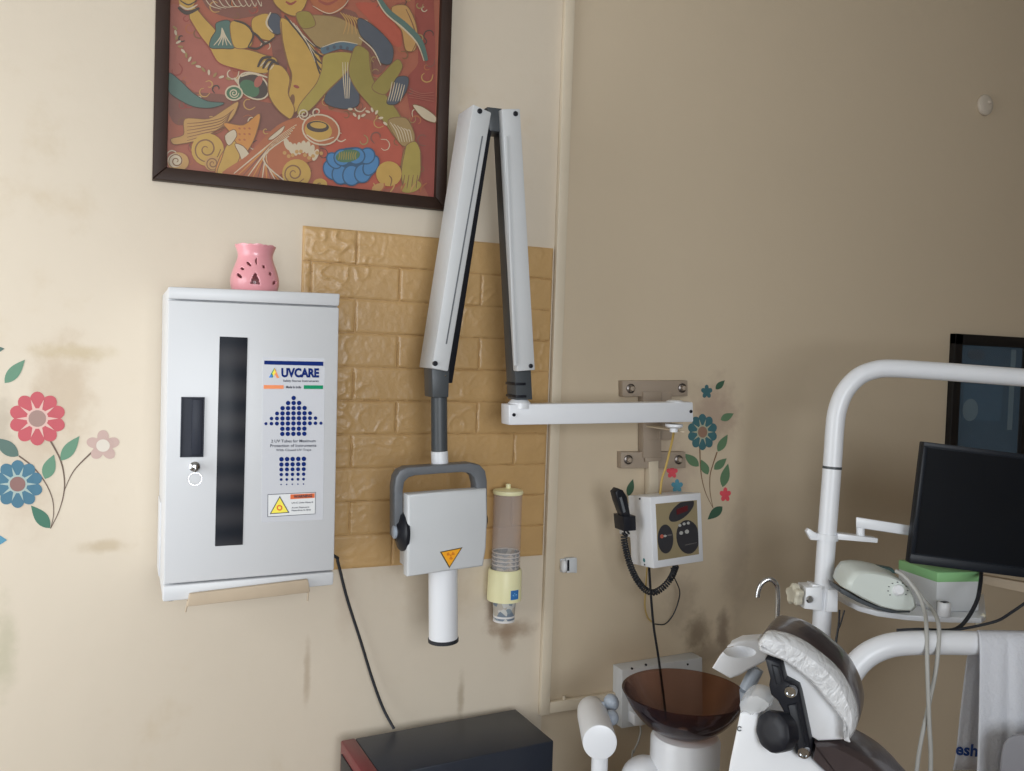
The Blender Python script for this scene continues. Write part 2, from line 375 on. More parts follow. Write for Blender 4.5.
# ------------------------------------------------------------------ mural painting in a dark frame
FR = at(298, 197)
fx0, fx1, fz0 = -0.309, 0.325, 1.984
fz1 = 2.83
pic = thing('framed_painting', (0, 0, fz0), 'large framed mural-style painting of yellow and olive figures on red', 'painting')
fwid, fd = 0.027, 0.026
fr = MB()
for pts in (((fx0, fz0), (fx1, fz0), (fx1-fwid, fz0+fwid), (fx0+fwid, fz0+fwid)), ((fx1, fz0), (fx1, fz1), (fx1-fwid, fz1-fwid), (fx1-fwid, fz0+fwid)),
            ((fx1, fz1), (fx0, fz1), (fx0+fwid, fz1-fwid), (fx1-fwid, fz1-fwid)), ((fx0, fz1), (fx0, fz0), (fx0+fwid, fz0+fwid), (fx0+fwid, fz1-fwid))):
    fr.prism([(x, -fd, z) for x, z in pts], (0, fd, 0), 0.0025)
fr.build('frame', M['framewood'], pic)
PE = 0.93
pcol = {'red': (158, 84, 62), 'maroon': (120, 74, 62), 'scarlet': (172, 74, 54), 'deep': (142, 62, 52), 'rose': (160, 88, 74), 'yellow': (186, 147, 66),
        'tan': (183, 139, 78), 'olive': (138, 124, 54), 'lime': (160, 142, 62), 'teal': (74, 104, 95), 'dark': (64, 54, 48), 'navy': (66, 74, 86),
        'belt': (74, 98, 112), 'cream': (198, 182, 154), 'blue': (58, 118, 172), 'deepblue': (36, 74, 108), 'rust': (166, 92, 56), 'orange': (194, 128, 58),
        'khaki': (150, 124, 76), 'green': (66, 104, 74), 'lips': (142, 66, 52), 'brown': (120, 82, 52)}
pk = list(pcol); pm = [mat('paint_'+k, rgb(*[0.80*c+0.20*g for c, g in zip(pcol[k], (112, 98, 90))], PE), 0.5, var=0.10, scale=40) for k in pk]  # grey blended into every paint for the haze of the glass
pt = MB(); LAY = [0]
def pp(x, y): return (140+x/3.2, y/3.2)
def on(x, y):
    q = at(*pp(x, y), 0.012); q.y = -0.012-LAY[0]*0.000007; return q
def fill(pts2, mi):                                # flat area without overlapping triangles even where the outline crosses itself
    from mathutils.geometry import delaunay_2d_cdt
    k = len(pts2); r = delaunay_2d_cdt([V((x, y)) for x, y in pts2], [(i, (i+1) % k) for i in range(k)], [list(range(k))], 1, 1e-4)
    pt.add([on(p.x, p.y) for p in r[0]], [list(f) for f in r[2]], mi)
def soft(pts, n):                                  # closed outline with tight corners, so it never crosses itself
    out = []; m = len(pts)
    for i in range(m):
        a, b, c, d = pts[i-1], pts[i], pts[(i+1) % m], pts[(i+2) % m]; lim = math.hypot(c[0]-b[0], c[1]-b[1])
        def tan(p, q):
            x, y = q[0]-p[0], q[1]-p[1]; l = math.hypot(x, y) or 1; k = min(l*.45, lim*.9); return x/l*k, y/l*k
        t0, t1 = tan(a, c), tan(b, d)
        for k in range(n):
            t = k/n; h0 = 2*t**3-3*t*t+1; h1 = t**3-2*t*t+t; h2 = -2*t**3+3*t*t; h3 = t**3-t*t
            out.append((h0*b[0]+h1*t0[0]+h2*c[0]+h3*t1[0], h0*b[1]+h1*t0[1]+h2*c[1]+h3*t1[1]))
    return out
def blob(c, pts, n=5, smooth=True):
    P = soft(pts, n) if smooth else pts
    if c in ('yellow', 'olive', 'lime', 'tan', 'teal', 'orange', 'khaki', 'navy', 'cream'):      # inked outline
        LAY[0] += 1; k = len(P); A = sum(P[i][0]*P[(i+1) % k][1]-P[(i+1) % k][0]*P[i][1] for i in range(k)); sg = 1 if A > 0 else -1; Q = []
        for i in range(k):
            (x0_, y0_), (x1_, y1_) = P[i-1], P[(i+1) % k]; dx, dy = x1_-x0_, y1_-y0_; l = math.hypot(dx, dy) or 1
            Q.append((P[i][0]+sg*dy/l*2.6, P[i][1]-sg*dx/l*2.6))
        fill(Q, pk.index('dark' if c in ('teal', 'navy') else 'brown'))
    LAY[0] += 1
    fill(P, pk.index(c))
def stroke(c, pts, wd=6, n=6):
    LAY[0] += 1; P = sp2(pts, n); L = []; R_ = []; m = len(P)
    for i, (x, y) in enumerate(P):
        a, b = P[max(i-1, 0)], P[min(i+1, m-1)]; dx, dy = b[0]-a[0], b[1]-a[1]; l = math.hypot(dx, dy) or 1
        t = i/(m-1); ww = wd*0.5*(0.35+0.65*math.sin(math.pi*min(1, max(0, 0.12+0.8*t))))
        L.append(on(x-dy/l*ww, y+dx/l*ww)); R_.append(on(x+dy/l*ww, y-dx/l*ww))
    pt.add(L+R_, [[i, i+1, m+i+1, m+i] for i in range(m-1)], pk.index(c))
def ell(c, x, y, rx, ry, rot=0, n=22):
    LAY[0] += 1; a = math.radians(rot)
    pt.poly([on(x+rx*math.cos(t)*math.cos(a)-ry*math.sin(t)*math.sin(a), y+rx*math.cos(t)*math.sin(a)+ry*math.sin(t)*math.cos(a)) for t in [2*math.pi*k/n for k in range(n)]], pk.index(c))
def spiral(c, x, y, r, turns=2, wd=4, a0=0):
    stroke(c, [(x+r*(1-k/(turns*8+1))*math.cos(a0+k*math.pi/4), y+r*(1-k/(turns*8+1))*math.sin(a0+k*math.pi/4)) for k in range(turns*8)], wd, 3)
bx0, bx1, bz0, bz1 = fx0+fwid-0.004, fx1-fwid+0.004, fz0+fwid-0.004, fz1-fwid+0.004
pt.add([(bx0, -0.0115, bz0), (bx1, -0.0115, bz0), (bx1, -0.0115, bz1), (bx0, -0.0115, bz1)], [[0, 1, 2, 3]], pk.index('red'))
blob('rose', [(92, 20), (200, 60), (280, 200), (310, 300), (200, 300), (92, 230)])
blob('maroon', [(92, 300), (250, 300), (420, 330), (560, 340), (560, 390), (420, 420), (300, 400), (120, 400), (92, 360)])
blob('maroon', [(200, -30), (420, -30), (460, 120), (470, 230), (430, 200), (400, 60), (300, 60), (220, 30)])
blob('scarlet', [(560, 350), (720, 380), (820, 420), (840, 520), (820, 600), (600, 590), (590, 480), (640, 430)])
blob('deep', [(880, 0), (940, 0), (940, 640), (895, 560), (880, 440), (850, 260), (890, 200)])
blob('scarlet', [(690, 10), (790, 20), (830, 80), (835, 150), (790, 130), (740, 70)])
blob('maroon', [(590, 30), (690, 40), (720, 130), (800, 180), (760, 240), (690, 190), (600, 120)])
for k in range(190):                               # fine filigree over the red ground
    x, y = random.uniform(100, 930), random.uniform(-60, 560); a = random.uniform(0, 6.28); r = random.uniform(10, 24)
    stroke(random.choice(['maroon', 'rust', 'tan', 'dark', 'brown', 'khaki', 'cream', 'deep']), [(x+r*math.cos(a+t)*(1-t/9), y+r*math.sin(a+t)*(1-t/9)) for t in (0, .9, 1.8, 2.7, 3.6, 4.5)], random.uniform(2.5, 5), 4)
for k in range(9):
    stroke('cream', [(205+k*18, -10-k*6), (225+k*20, 18), (260+k*16, 30-k*3)], 3)
blob('teal', [(92, 235), (130, 262), (170, 300), (215, 325), (268, 331), (225, 345), (170, 340), (120, 315), (92, 290)])
for k in range(17):                               # garland of small pale leaves
    t = k/16; x = 112+20*t+200*t*t; y = 90+150*math.sin(t*1.5)+20*t
    ell('cream' if k % 2 else 'khaki', x, y, 9, 4, 40+k*37)
blob('yellow', [(168, 20), (205, 60), (250, 110), (262, 150), (300, 155), (350, 162), (400, 178), (435, 190), (432, 225), (380, 234), (300, 217), (250, 198), (222, 150), (190, 110), (160, 60)])
stroke('lips', [(160, 62), (190, 112), (222, 155), (250, 200), (300, 219), (380, 236)], 4)
ell('yellow', 150, 4, 26, 22); stroke('dark', [(122, 24), (150, 42), (190, 26)], 12); stroke('cream', [(126, 16), (152, 30), (184, 16)], 6); stroke('dark', [(128, 2), (155, 16), (182, 2)], 5)
blob('teal', [(245, 75), (285, 68), (292, 110), (302, 152), (262, 155), (225, 152), (228, 125), (243, 100)])
for k in range(5): stroke('cream', [(262, 90), (258+k*4, 118), (236+k*14, 146)], 4)
blob('yellow', [(290, 75), (330, 72), (358, 105), (352, 148), (302, 150)]); stroke('dark', [(300, 66), (340, 80), (362, 112), (345, 152)], 7)
blob('yellow', [(362, 60), (408, 46), (428, 90), (424, 128), (385, 122), (360, 95)])
stroke('dark', [(355, 100), (375, 115), (400, 140), (430, 120)], 8); stroke('dark', [(345, 152), (375, 156), (400, 140)], 7)
blob('navy', [(412, 50), (440, 48), (462, 90), (440, 110), (415, 95)]); stroke('cream', [(418, 40), (404, 75), (424, 104)], 6)
blob('khaki', [(500, 60), (560, 50), (640, 60), (710, 110), (695, 160), (640, 140), (590, 170), (550, 130)])
blob('yellow', [(452, 60), (500, 90), (545, 140), (580, 200), (588, 262), (530, 325), (490, 360), (470, 310), (484, 240), (470, 195), (455, 130)])
stroke('brown', [(452, 70), (456, 130), (472, 200), (485, 245), (472, 310)], 4)
for k in range(5): stroke('dark', [(462+k*8, 50+k*8), (500+k*12, 95+k*16), (548+k*6, 140+k*22), (586, 160+k*24)], 8-k*0.6)
for k in range(3): stroke('cream', [(480+k*10, 66+k*8), (512+k*12, 104+k*18), (560, 150+k*24)], 3)
ell('lips', 500, 278, 10, 5, 20); ell('brown', 487, 322, 8, 20, 5)
blob('yellow', [(425, -20), (530, -20), (526, 20), (500, 50), (462, 40), (432, 12)]); stroke('lips', [(466, 6), (482, 14), (500, 4)], 8)
stroke('brown', [(430, 14), (462, 42), (500, 52), (528, 20)], 4)
blob('olive', [(500, 45), (540, 40), (560, 80), (520, 90)])
blob('rust', [(545, -20), (655, -20), (650, 28), (606, 46), (560, 26)]); stroke('lips', [(570, 2), (600, 14), (632, 0)], 9)
stroke('cream', [(552, 20), (604, 44), (650, 22), (672, -10)], 3)
for k in range(7): stroke('tan', [(640+k*9, 40+k*3), (660+k*8, 70), (650+k*14, 110)], 4)
blob('belt', [(580, 152), (640, 135), (695, 143), (697, 166), (640, 158), (586, 174)]); stroke('cream', [(582, 152), (640, 134), (696, 142)], 3)
for k in range(5): ell('navy', 600+k*21, 156-5*math.sin(k), 5, 6)
blob('navy', [(590, 322), (640, 240), (680, 225), (700, 330), (650, 348)])
blob('lime', [(590, 178), (650, 168), (690, 182), (660, 230), (600, 290), (545, 350), (505, 366), (512, 335), (565, 268), (582, 222)])
stroke('brown', [(690, 182), (660, 232), (600, 292), (545, 352), (505, 368)], 4)
for k in range(4): stroke('cream', [(648+k*8, 200), (650+k*7, 250), (656+k*4, 316)], 3)
blob('navy', [(700, 60), (755, 92), (806, 150), (802, 202), (770, 200), (742, 150), (704, 110)]); stroke('cream', [(700, 120), (745, 160), (770, 210)], 4)
blob('olive', [(690, 150), (732, 170), (744, 250), (792, 312), (832, 372), (850, 422), (820, 442), (790, 402), (738, 340), (690, 282), (668, 226)])
stroke('brown', [(732, 170), (744, 250), (792, 312), (834, 374), (852, 422)], 4)
blob('olive', [(742, 280), (785, 228), (822, 192), (838, 214), (812, 262), (782, 302)])
blob('khaki', [(795, 385), (850, 380), (876, 430), (872, 460), (840, 466), (812, 430)])
for k in range(6): stroke('cream', [(800+k*11, 392+k*5), (818+k*9, 420), (830+k*8, 455)], 3)
for k in range(9): ell('cream', 672+k*14, 350+18*math.sin(k*0.9)+k*4, 8, 4, k*50)
blob('lime', [(850, 470), (880, 455), (896, 490), (894, 560), (872, 602), (842, 592), (834, 540)])
stroke('brown', [(850, 470), (836, 540), (842, 594), (874, 604), (896, 560), (896, 490)], 4); ell('lime', 866, 598, 34, 18, -15)
for k in range(4): stroke('brown', [(846+k*14, 560), (842+k*14, 585), (838+k*15, 604)], 3)
blob('tan', [(806, 25), (850, 20), (875, 60), (886, 110), (878, 160), (850, 160), (838, 100), (815, 70)])
stroke('brown', [(850, 30), (872, 80), (884, 130), (870, 165)], 4)
stroke('teal', [(760, -10), (795, 40), (850, 85), (896, 135), (916, 195)], 20); stroke('cream', [(752, -10), (785, 44), (842, 92), (886, 140), (908, 196)], 5)
blob('navy', [(822, 250), (856, 250), (850, 292), (820, 332), (790, 330), (806, 290)])
for k in range(6): stroke('cream', [(806+k*8, 262+k*2), (800+k*8, 295), (792+k*8, 325)], 3)
blob('cream', [(873, 338), (905, 345), (944, 374), (942, 392), (905, 378)])
for k in range(4): stroke('rose', [(860, 285+k*9), (900, 300+k*6), (940, 296+k*10)], 3)
# lower left: plume, spirals, flame flower, fan
blob('tan', [(314, 328), (292, 380), (232, 424), (180, 450), (110, 462), (100, 446), (140, 432), (145, 382), (220, 382), (280, 346)])
for k in range(6): stroke('brown', [(300-k*2, 350+k*2), (262, 378+k*8), (200, 392+k*9), (150, 396+k*11)], 3)
ell('yellow', 216, 480, 52, 52); spiral('brown', 212, 478, 46, 2, 5); ell('tan', 232, 524, 26, 24); spiral('brown', 232, 524, 22, 2, 4, 1)
ell('tan', 122, 518, 34, 30); ell('cream', 112, 514, 24, 22); spiral('brown', 116, 516, 26, 2, 4, 2)
blob('orange', [(268, 396), (330, 402), (382, 366), (366, 440), (332, 500), (292, 546), (242, 558), (258, 500), (296, 440)])
blob('yellow', [(276, 470), (300, 450), (318, 500), (290, 545), (248, 555), (262, 510)])
for q in ([(272, 436), (300, 416), (308, 436), (284, 466)], [(304, 462), (330, 470), (350, 500), (330, 520), (318, 492)]): blob('cream', q, 3)
for k in range(8): ell('rust', 318+(k % 3)*16, 412+(k//3)*18, 4, 3, 30)
blob('rust', [(440, 402), (522, 378), (566, 450), (566, 505), (480, 540), (420, 572), (262, 560), (340, 500)])
for k in range(13):
    stroke(['cream', 'orange', 'maroon'][k % 3], [(500-k*2, 400+k*3), (430-k*3, 450+k*5), (300+k*15, 556+k*3)], 5)
blob('cream', [(410, 446), (440, 420), (462, 404), (452, 424), (424, 446)], 3)
for k in range(8): ell('cream', 470+k*13, 462+k*4+10*math.sin(k), 9, 20, -20+k*6)
for k in range(10): ell('tan', 462+k*13, 490+10*math.sin(k*1.3)+k, 6, 6)
ell('cream', 578, 416, 62, 50, 15); ell('rust', 578, 416, 57, 45, 15); ell('yellow', 570, 418, 44, 32, 10); ell('dark', 568, 406, 36, 18, 5)
ell('yellow', 570, 402, 26, 10, 5); stroke('cream', [(532, 432), (570, 452), (620, 440)], 5); spiral('cream', 524, 366, 20, 2, 5); spiral('cream', 566, 360, 16, 1, 5, 2)
ell('yellow', 500, 556, 46, 46); spiral('brown', 492, 555, 36, 2, 5, 0.5); ell('yellow', 575, 590, 23, 18); spiral('brown', 575, 592, 15, 1, 4)
ell('cream', 362, 276, 56, 40, 35); ell('dark', 362, 276, 51, 35, 35); ell('green', 350, 284, 34, 24, 35); ell('rose', 378, 262, 12, 20, 25); stroke('cream', [(322, 246), (360, 236), (410, 250)], 7)
ell('cream', 300, 299, 29, 25); ell('green', 300, 299, 24, 20); spiral('cream', 300, 299, 16, 2, 4)
blob('yellow', [(414, 216), (450, 213), (477, 250), (472, 300), (492, 350), (478, 380), (440, 350), (412, 300)])
stroke('brown', [(412, 218), (410, 300), (440, 352), (478, 382)], 4)
for k in range(3):
    stroke('dark', [(376+k*16, 216+k*5), (392+k*16, 188+k*6), (420+k*12, 184+k*12)], 9); stroke('cream', [(384+k*16, 214+k*5), (400+k*14, 196+k*6)], 4)
# blue flower, fruit
ell('deepblue', 674, 532, 82, 60, -5)
for (x, y, rx, ry, a) in ((612, 545, 24, 32, -30), (640, 560, 26, 30, -10), (676, 562, 28, 32, 0), (712, 555, 26, 30, 15), (738, 530, 22, 34, 30), (620, 515, 20, 28, -40), (725, 500, 24, 26, 40), (690, 500, 28, 26, 5), (646, 505, 26, 26, -10)):
    ell('deepblue', x, y, rx+2.5, ry+2.5, a); ell('blue', x, y, rx-2, ry-2, a)
ell('green', 664, 500, 40, 20, -10)
for k in range(8): stroke('olive', [(634+k*8, 512), (638+k*7, 498), (636+k*8, 486)], 4)
ell('yellow', 795, 557, 41, 40); stroke('brown', [(800, 596), (804, 575), (796, 562)], 4); ell('tan', 762, 600, 22, 12, -20)
for k in range(6): stroke('rust' if k % 2 else 'tan', [(735+k*32, 616), (750+k*30, 600), (746+k*34, 586)], 5)
for k in range(14): stroke(['maroon', 'rose', 'tan'][k % 3], [(110+k*60, -40-(k % 4)*60), (150+k*58, -80-(k % 3)*70), (120+k*60, -150-(k % 5)*50)], 12)
cv = pt.build('canvas', pm, pic, recalc=False); cv.data.polygons.foreach_set('use_smooth', [False]*len(cv.data.polygons)); cv.data.update()

# ------------------------------------------------------------------ wall stickers
SC_ = {}
def smat(name, c, e):
    if name not in SC_: SC_[name] = mat('sticker_'+name, rgb(*c, e), 0.55, var=0.05)
    return SC_[name]
def sten(pts, d0=0.0003):
    q = [at(x, y, 0) for x, y in pts]; m = MB(); m.prism([V((p.x, -d0-0.0004, p.z)) for p in q], (0, 0.0004, 0)); return m
def flower(parent, cx, cy, rx, ry, n, pet, rayc, cen, rot=0, cr=0.31, mats=None):
    m = MB(); R2 = rx
    k2 = 1.02*math.pi/n if n > 6 else 0.86*math.pi/n
    pl = 0.34 if n > 6 else 0.40
    for k in range(n):
        a = rot+2*math.pi*k/n
        c = (cx+rx*(1-pl)*math.cos(a), cy+ry*(1-pl)*math.sin(a))
        P = []
        for j in range(18):
            t = 2*math.pi*j/18; u, v = pl*math.cos(t), (pl*0.80 if n > 6 else pl*0.85)*math.sin(t)
            P.append((c[0]+rx*(u*math.cos(a)-v*math.sin(a)), c[1]+ry*(u*math.sin(a)+v*math.cos(a))))
        m.prism([V((at(x, y).x, -0.0007-0.00002*k, at(x, y).z)) for x, y in P], (0, 0.0005, 0), mi=0)
    P = [(cx+rx*0.6*math.cos(t), cy+ry*0.6*math.sin(t)) for t in [2*math.pi*j/26 for j in range(26)]]
    m.prism([V((at(x, y).x, -0.00105, at(x, y).z)) for x, y in P], (0, 0.0007, 0), mi=0)
    if rayc:
        for k in range(n):
            a = rot+2*math.pi*(k+0.5)/n; l = 0.74; wv = 0.07
            P = [(cx+rx*(0.3*math.cos(a)-wv*math.sin(a)), cy+ry*(0.3*math.sin(a)+wv*math.cos(a))), (cx+rx*l*math.cos(a), cy+ry*l*math.sin(a)), (cx+rx*(0.3*math.cos(a)+wv*math.sin(a)), cy+ry*(0.3*math.sin(a)-wv*math.cos(a)))]
            m.prism([V((at(x, y).x, -0.0013, at(x, y).z)) for x, y in P], (0, 0.0003, 0), mi=1)
    for (r, mi, dd) in ((cr+0.07, 1, 0.0014), (cr, 2, 0.0016)):
        P = [(cx+rx*r*math.cos(t), cy+ry*r*math.sin(t)) for t in [2*math.pi*j/22 for j in range(22)]]
        m.prism([V((at(x, y).x, -dd, at(x, y).z)) for x, y in P], (0, 0.0004, 0), mi=mi)
    return m.build('flower', [pet, rayc or pet, cen], parent, sharp=30)
def leaf(parent, base, tip, wd, m):
    bx, by = base; tx, ty = tip; dx, dy = tx-bx, ty-by; l = math.hypot(dx, dy); nx, ny = -dy/l, dx/l; P = []
    for k in range(11):
        t = k/10; ww = wd/2*math.sin(math.pi*t**0.8)
        P.append((bx+dx*t+nx*ww, by+dy*t+ny*ww))
    for k in range(9, 0, -1):
        t = k/10; ww = wd/2*math.sin(math.pi*t**0.8)
        P.append((bx+dx*t-nx*ww, by+dy*t-ny*ww))
    return sten(P).build('leaf', m, parent, sharp=30)
def stem(parent, pts, wd, m):
    P = sp2(pts, 6); b = MB(); L = []; R_ = []; k = len(P)
    for i, (x, y) in enumerate(P):
        a, c = P[max(i-1, 0)], P[min(i+1, k-1)]; dx, dy = c[0]-a[0], c[1]-a[1]; l = math.hypot(dx, dy); t = wd*(0.35+0.65*i/(k-1))/2
        for S, sg in ((L, 1), (R_, -1)):
            q = at(x-sg*dy/l*t, y+sg*dx/l*t); S.append(V((q.x, -0.0006, q.z)))
    bk = [V((p.x, -0.0002, p.z)) for p in L+R_]
    b.add(L+R_+bk, [[i, i+1, k+i+1, k+i] for i in range(k-1)]+[[2*k+i, 3*k+i, 3*k+i+1, 2*k+i+1] for i in range(k-1)])
    return b.build('stem', m, parent, recalc=False)
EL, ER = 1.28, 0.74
st = thing('wall_sticker', at(50, 528), 'flower wall sticker with big red, blue and dusty pink blooms', 'wall sticker')
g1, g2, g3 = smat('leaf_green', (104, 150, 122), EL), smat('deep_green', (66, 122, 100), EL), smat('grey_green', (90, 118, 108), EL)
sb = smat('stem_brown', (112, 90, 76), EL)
stem(st, [(50.5, 528.5), (59, 511), (64, 492), (64, 475.5), (60, 458.7), (50, 440)], 1.9, sb)
stem(st, [(64, 491), (74, 470.5), (92, 452)], 1.6, sb); stem(st, [(50.5, 528.5), (53.6, 514), (52, 497.5), (44, 480.6), (32, 466), (19, 456)], 1.6, sb)
flower(st, 37.4, 418.5, 28.5, 27, 10, smat('red', (206, 88, 98), EL), smat('pale_pink', (236, 196, 184), EL), smat('taupe', (172, 140, 130), EL), -math.pi/2)
flower(st, 17.7, 484, 25.5, 24, 10, smat('blue', (70, 122, 146), EL), smat('pale_blue', (176, 196, 190), EL), smat('clay', (150, 110, 104), EL), -math.pi/2)
flower(st, 103, 445.5, 17, 15.5, 5, smat('dusty_pink', (208, 178, 168), EL), None, smat('milk', (232, 222, 208), EL), -math.pi/2, 0.40)
leaf(st, (60.7, 460.5), (79.5, 436), 12, g1); leaf(st, (45, 479), (54, 454.5), 13, g1); leaf(st, (18.5, 456), (-6, 438), 14, g3)
leaf(st, (50, 528), (31, 505.5), 13, g2); leaf(st, (4.7, 383), (25, 359.6), 12, g1); leaf(st, (-8, 350), (4.5, 348.7), 6, g3)
leaf(st, (-14, 540), (7, 540), 12, smat('sky_blue', (92, 158, 186), EL))
st2 = thing('wall_sticker', at(713, 508), 'flower wall sticker with teal bloom and small stars beside the metal bracket', 'wall sticker')
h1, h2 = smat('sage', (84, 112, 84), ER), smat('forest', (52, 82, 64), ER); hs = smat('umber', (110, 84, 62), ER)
stem(st2, [(713, 508), (706, 494), (702, 479.6), (700.3, 465), (699.7, 448)], 1.2, hs); stem(st2, [(713, 508), (710, 492), (710, 475.6), (713, 464), (717, 452)], 1.2, hs)
flower(st2, 702.3, 432, 15, 18.2, 10, smat('petrol', (54, 92, 98), ER), smat('wan', (150, 150, 130), ER), smat('mud', (128, 100, 84), ER), -math.pi/2)
flower(st2, 706.6, 391.7, 5.8, 7, 5, smat('petrol', 0, 0), None, smat('petrol', 0, 0), -math.pi/2)
tr_ = smat('coral', (196, 74, 84), ER); tb_ = smat('steelblue', (78, 132, 150), ER)
flower(st2, 725.2, 494.7, 5.8, 7.4, 5, tr_, None, tr_, -math.pi/2); flower(st2, 672, 472, 5.8, 6.6, 5, tr_, None, tr_, -0.3); flower(st2, 677, 486, 6, 7, 5, tb_, None, tb_, -math.pi/2)
for a, b, wv, m in (((715.6, 389.3), (724.6, 380.3), 6, h2), ((720.6, 420), (733.6, 413.5), 7.5, h1), ((717.7, 451.5), (727.5, 434.5), 8, h1), ((698.7, 466.3), (684, 453.5), 9, h1), ((707.7, 474.5), (701, 459.5), 8, h1),
                    ((714, 469.5), (726.5, 458.3), 8, h1), ((722.5, 487), (728, 463.5), 9, h1), ((722.3, 506.5), (707.5, 519.6), 9, h2), ((628, 496), (633, 479), 7, h2)):
    leaf(st2, a, b, wv, m)

# ------------------------------------------------------------------ embossed brick panel
bw, bh0, bh1 = 0.618, 1.149, 1.9205
rowh = (bh1-bh0)/10
m = MB(); m.box((0, -0.004, bh0), (bw, 0, bh1))
def relief(X, Z):
    q = V((X*17, 3.1, Z*22)); n = mnoise.fractal(q, 1.0, 2.1, 4)
    r = abs(mnoise.noise(V((X*26+9, 1.7, Z*30))))
    k = max(0.0, mnoise.noise(V((X*7+4, 5.5, Z*9)))*1.6+.35)
    return 0.0010*n+0.0022*k*(1-min(1, r*9))+0.0005*mnoise.noise(V((X*80, 0, Z*90)))
for r in range(10):
    z1 = bh1-r*rowh; z0 = z1-rowh
    off = 0.121 if r % 2 == 0 else 0.020
    xs = [0]+[off+0.2035*k for k in range(5) if 0.004 < off+0.2035*k < bw-0.004]+[bw]
    for a, b in zip(xs[:-1], xs[1:]):
        nx, nz = max(3, int((b-a)/0.0035)), 20
        vs = []; fs = []; g = 0.0007
        for j in range(nz+1):
            for i in range(nx+1):
                X = a+g+(b-a-2*g)*i/nx; Z = z0+g+(z1-z0-2*g)*j/nz
                e = min(i, nx-i, j, nz-j)
                ed = min(1.0, min(X-a-g, b-g-X, Z-z0-g, z1-g-Z)/0.005)
                h = 0.0058 if e == 0 else 0.0078+max(-0.002, relief(X, Z))*max(0, ed)
                vs.append((X, -h, Z))
        for j in range(nz):
            for i in range(nx): fs.append([j*(nx+1)+i, j*(nx+1)+i+1, (j+1)*(nx+1)+i+1, (j+1)*(nx+1)+i])
        o = len(vs); rim = [i for i in range(nx+1)]+[j*(nx+1)+nx for j in range(1, nz+1)]+[nz*(nx+1)+i for i in range(nx-1, -1, -1)]+[j*(nx+1) for j in range(nz-1, 0, -1)]
        for q in rim: vs.append((vs[q][0], -0.003, vs[q][2]))
        for q in range(len(rim)): fs.append([rim[q], o+q, o+(q+1) % len(rim), rim[(q+1) % len(rim)]])
        m.add(vs, fs)
M['brick'] = mat('golden_foam_brick', (0.53, 0.335, 0.145, 1), 0.36, var=0.10, scale=12, bump=0.12, bscale=90)
bp_ = m.build('wall_panel', M['brick'], None, (0, 0, bh0), sharp=60)
tag(bp_, 'golden embossed brick-pattern wall panel behind the folding grey arms', 'wall panel')

# ------------------------------------------------------------------ helpers for solid pieces placed by distance from the wall
def qp(mb, pxs, df, db, bevel=0.0, seg=2, mi=0):          # four outline points at distance df, straight back to distance db
    f = [at(x, y, df) for x, y in pxs]
    mb.hexa(f+[V((p.x, -db, p.z)) for p in f], bevel, seg, mi)
def pg(mb, pxs, df, db, bevel=0.0, seg=2, mi=0):          # outline polygon swept straight back
    mb.prism([at(x, y, df) for x, y in pxs], (0, df-db, 0), bevel, seg, mi)
def depth(p): return (V(p)-CAM).dot(fw)
def screw(parent, px, py, d, r=0.004, m='black', name='screw', depthn=0.004):
    c = at(px, py, d); b = MB()
    b.lathe([(r, -0.002), (r, depthn*0.6), (r*0.7, depthn)], c, (0, -1, 0), 16)
    return b.build(name, M[m], parent)

# ------------------------------------------------------------------ UV cabinet
CF = 0.25
cx0, cx1, cz0, cz1 = at(167.2, 400, CF).x, at(337.3, 400, CF).x, at(250, 594, CF).z, at(250, 290.5, CF).z
cab = thing('wall_cabinet', ((cx0+cx1)/2, 0, cz0), 'white metal instrument cabinet with a dark window strip and key', 'cabinet')
zd1, zd0 = at(250, 303.2, CF).z, at(250, 577.5, CF).z
b = MB(); q4 = [at(x, y, CF) for x, y in ((162.8, 601.5), (333.4, 584.6), (340.0, 294.2), (168.2, 287.2))]
b.hexa([V((p.x, -CF+0.016, p.z)) for p in q4]+[V((p.x, -0.004, p.z)) for p in q4], 0.004)
qp(b, [(168.2, 298.7), (339.3, 306.2), (340.3, 293.6), (168.2, 286.4)], CF, CF-.03, .0035); qp(b, [(162.5, 602.3), (333.5, 585.2), (334.1, 571.7), (163.2, 586.2)], CF, CF-.03, .004)
b.build('body', M['cab'], cab)
d = MB(); qp(d, [(163.6, 584.6), (334.1, 570.2), (339.2, 307.5), (168.2, 300.0)], CF, CF-.018, .003); door = d.build('door', M['cab'], cab)
def cf(x, y, o=0.0): p = at(x, y, CF); return V((p.x, -CF-o, p.z))
def cpoly(mb, pts, o=0.0006, mi=0, th=0.0006): mb.prism([cf(x, y, o) for x, y in pts], (0, th, 0), mi=mi)
# smoked window strip and its thin rim
wx0, wx1, wz1, wz0 = at(218.2, 400, CF).x, at(246.2, 400, CF).x, at(233, 337, CF).z, at(231, 545.4, CF).z
b = MB(); b.box((wx0, -CF-0.0012, wz0), (wx1, -CF+0.004, wz1), 0.0008)
win = b.build('window_strip', M['darkwin'], door)
win['label'] = 'smoked dark window strip'
hx0, hx1, hz1, hz0 = at(180.6, 425, CF).x, at(204, 425, CF).x, at(192, 397, CF).z, at(192, 457, CF).z
b = MB()
for q in (((hx0, -CF-0.0035, hz0), (hx0+0.003, -CF+0.003, hz1)), ((hx1-0.003, -CF-0.0035, hz0), (hx1, -CF+0.003, hz1)), ((hx0, -CF-0.0035, hz0), (hx1, -CF+0.003, hz0+0.003)), ((hx0, -CF-0.0035, hz1-0.003), (hx1, -CF+0.003, hz1))): b.box(*q, 0.0006)
b.box((hx0, -CF-0.0008, hz0), (hx1, -CF+0.003, hz1)); b.box((hx0+0.019, -CF-0.0045, hz0+0.004), (hx1-0.003, -CF, hz1-0.004), 0.0015)
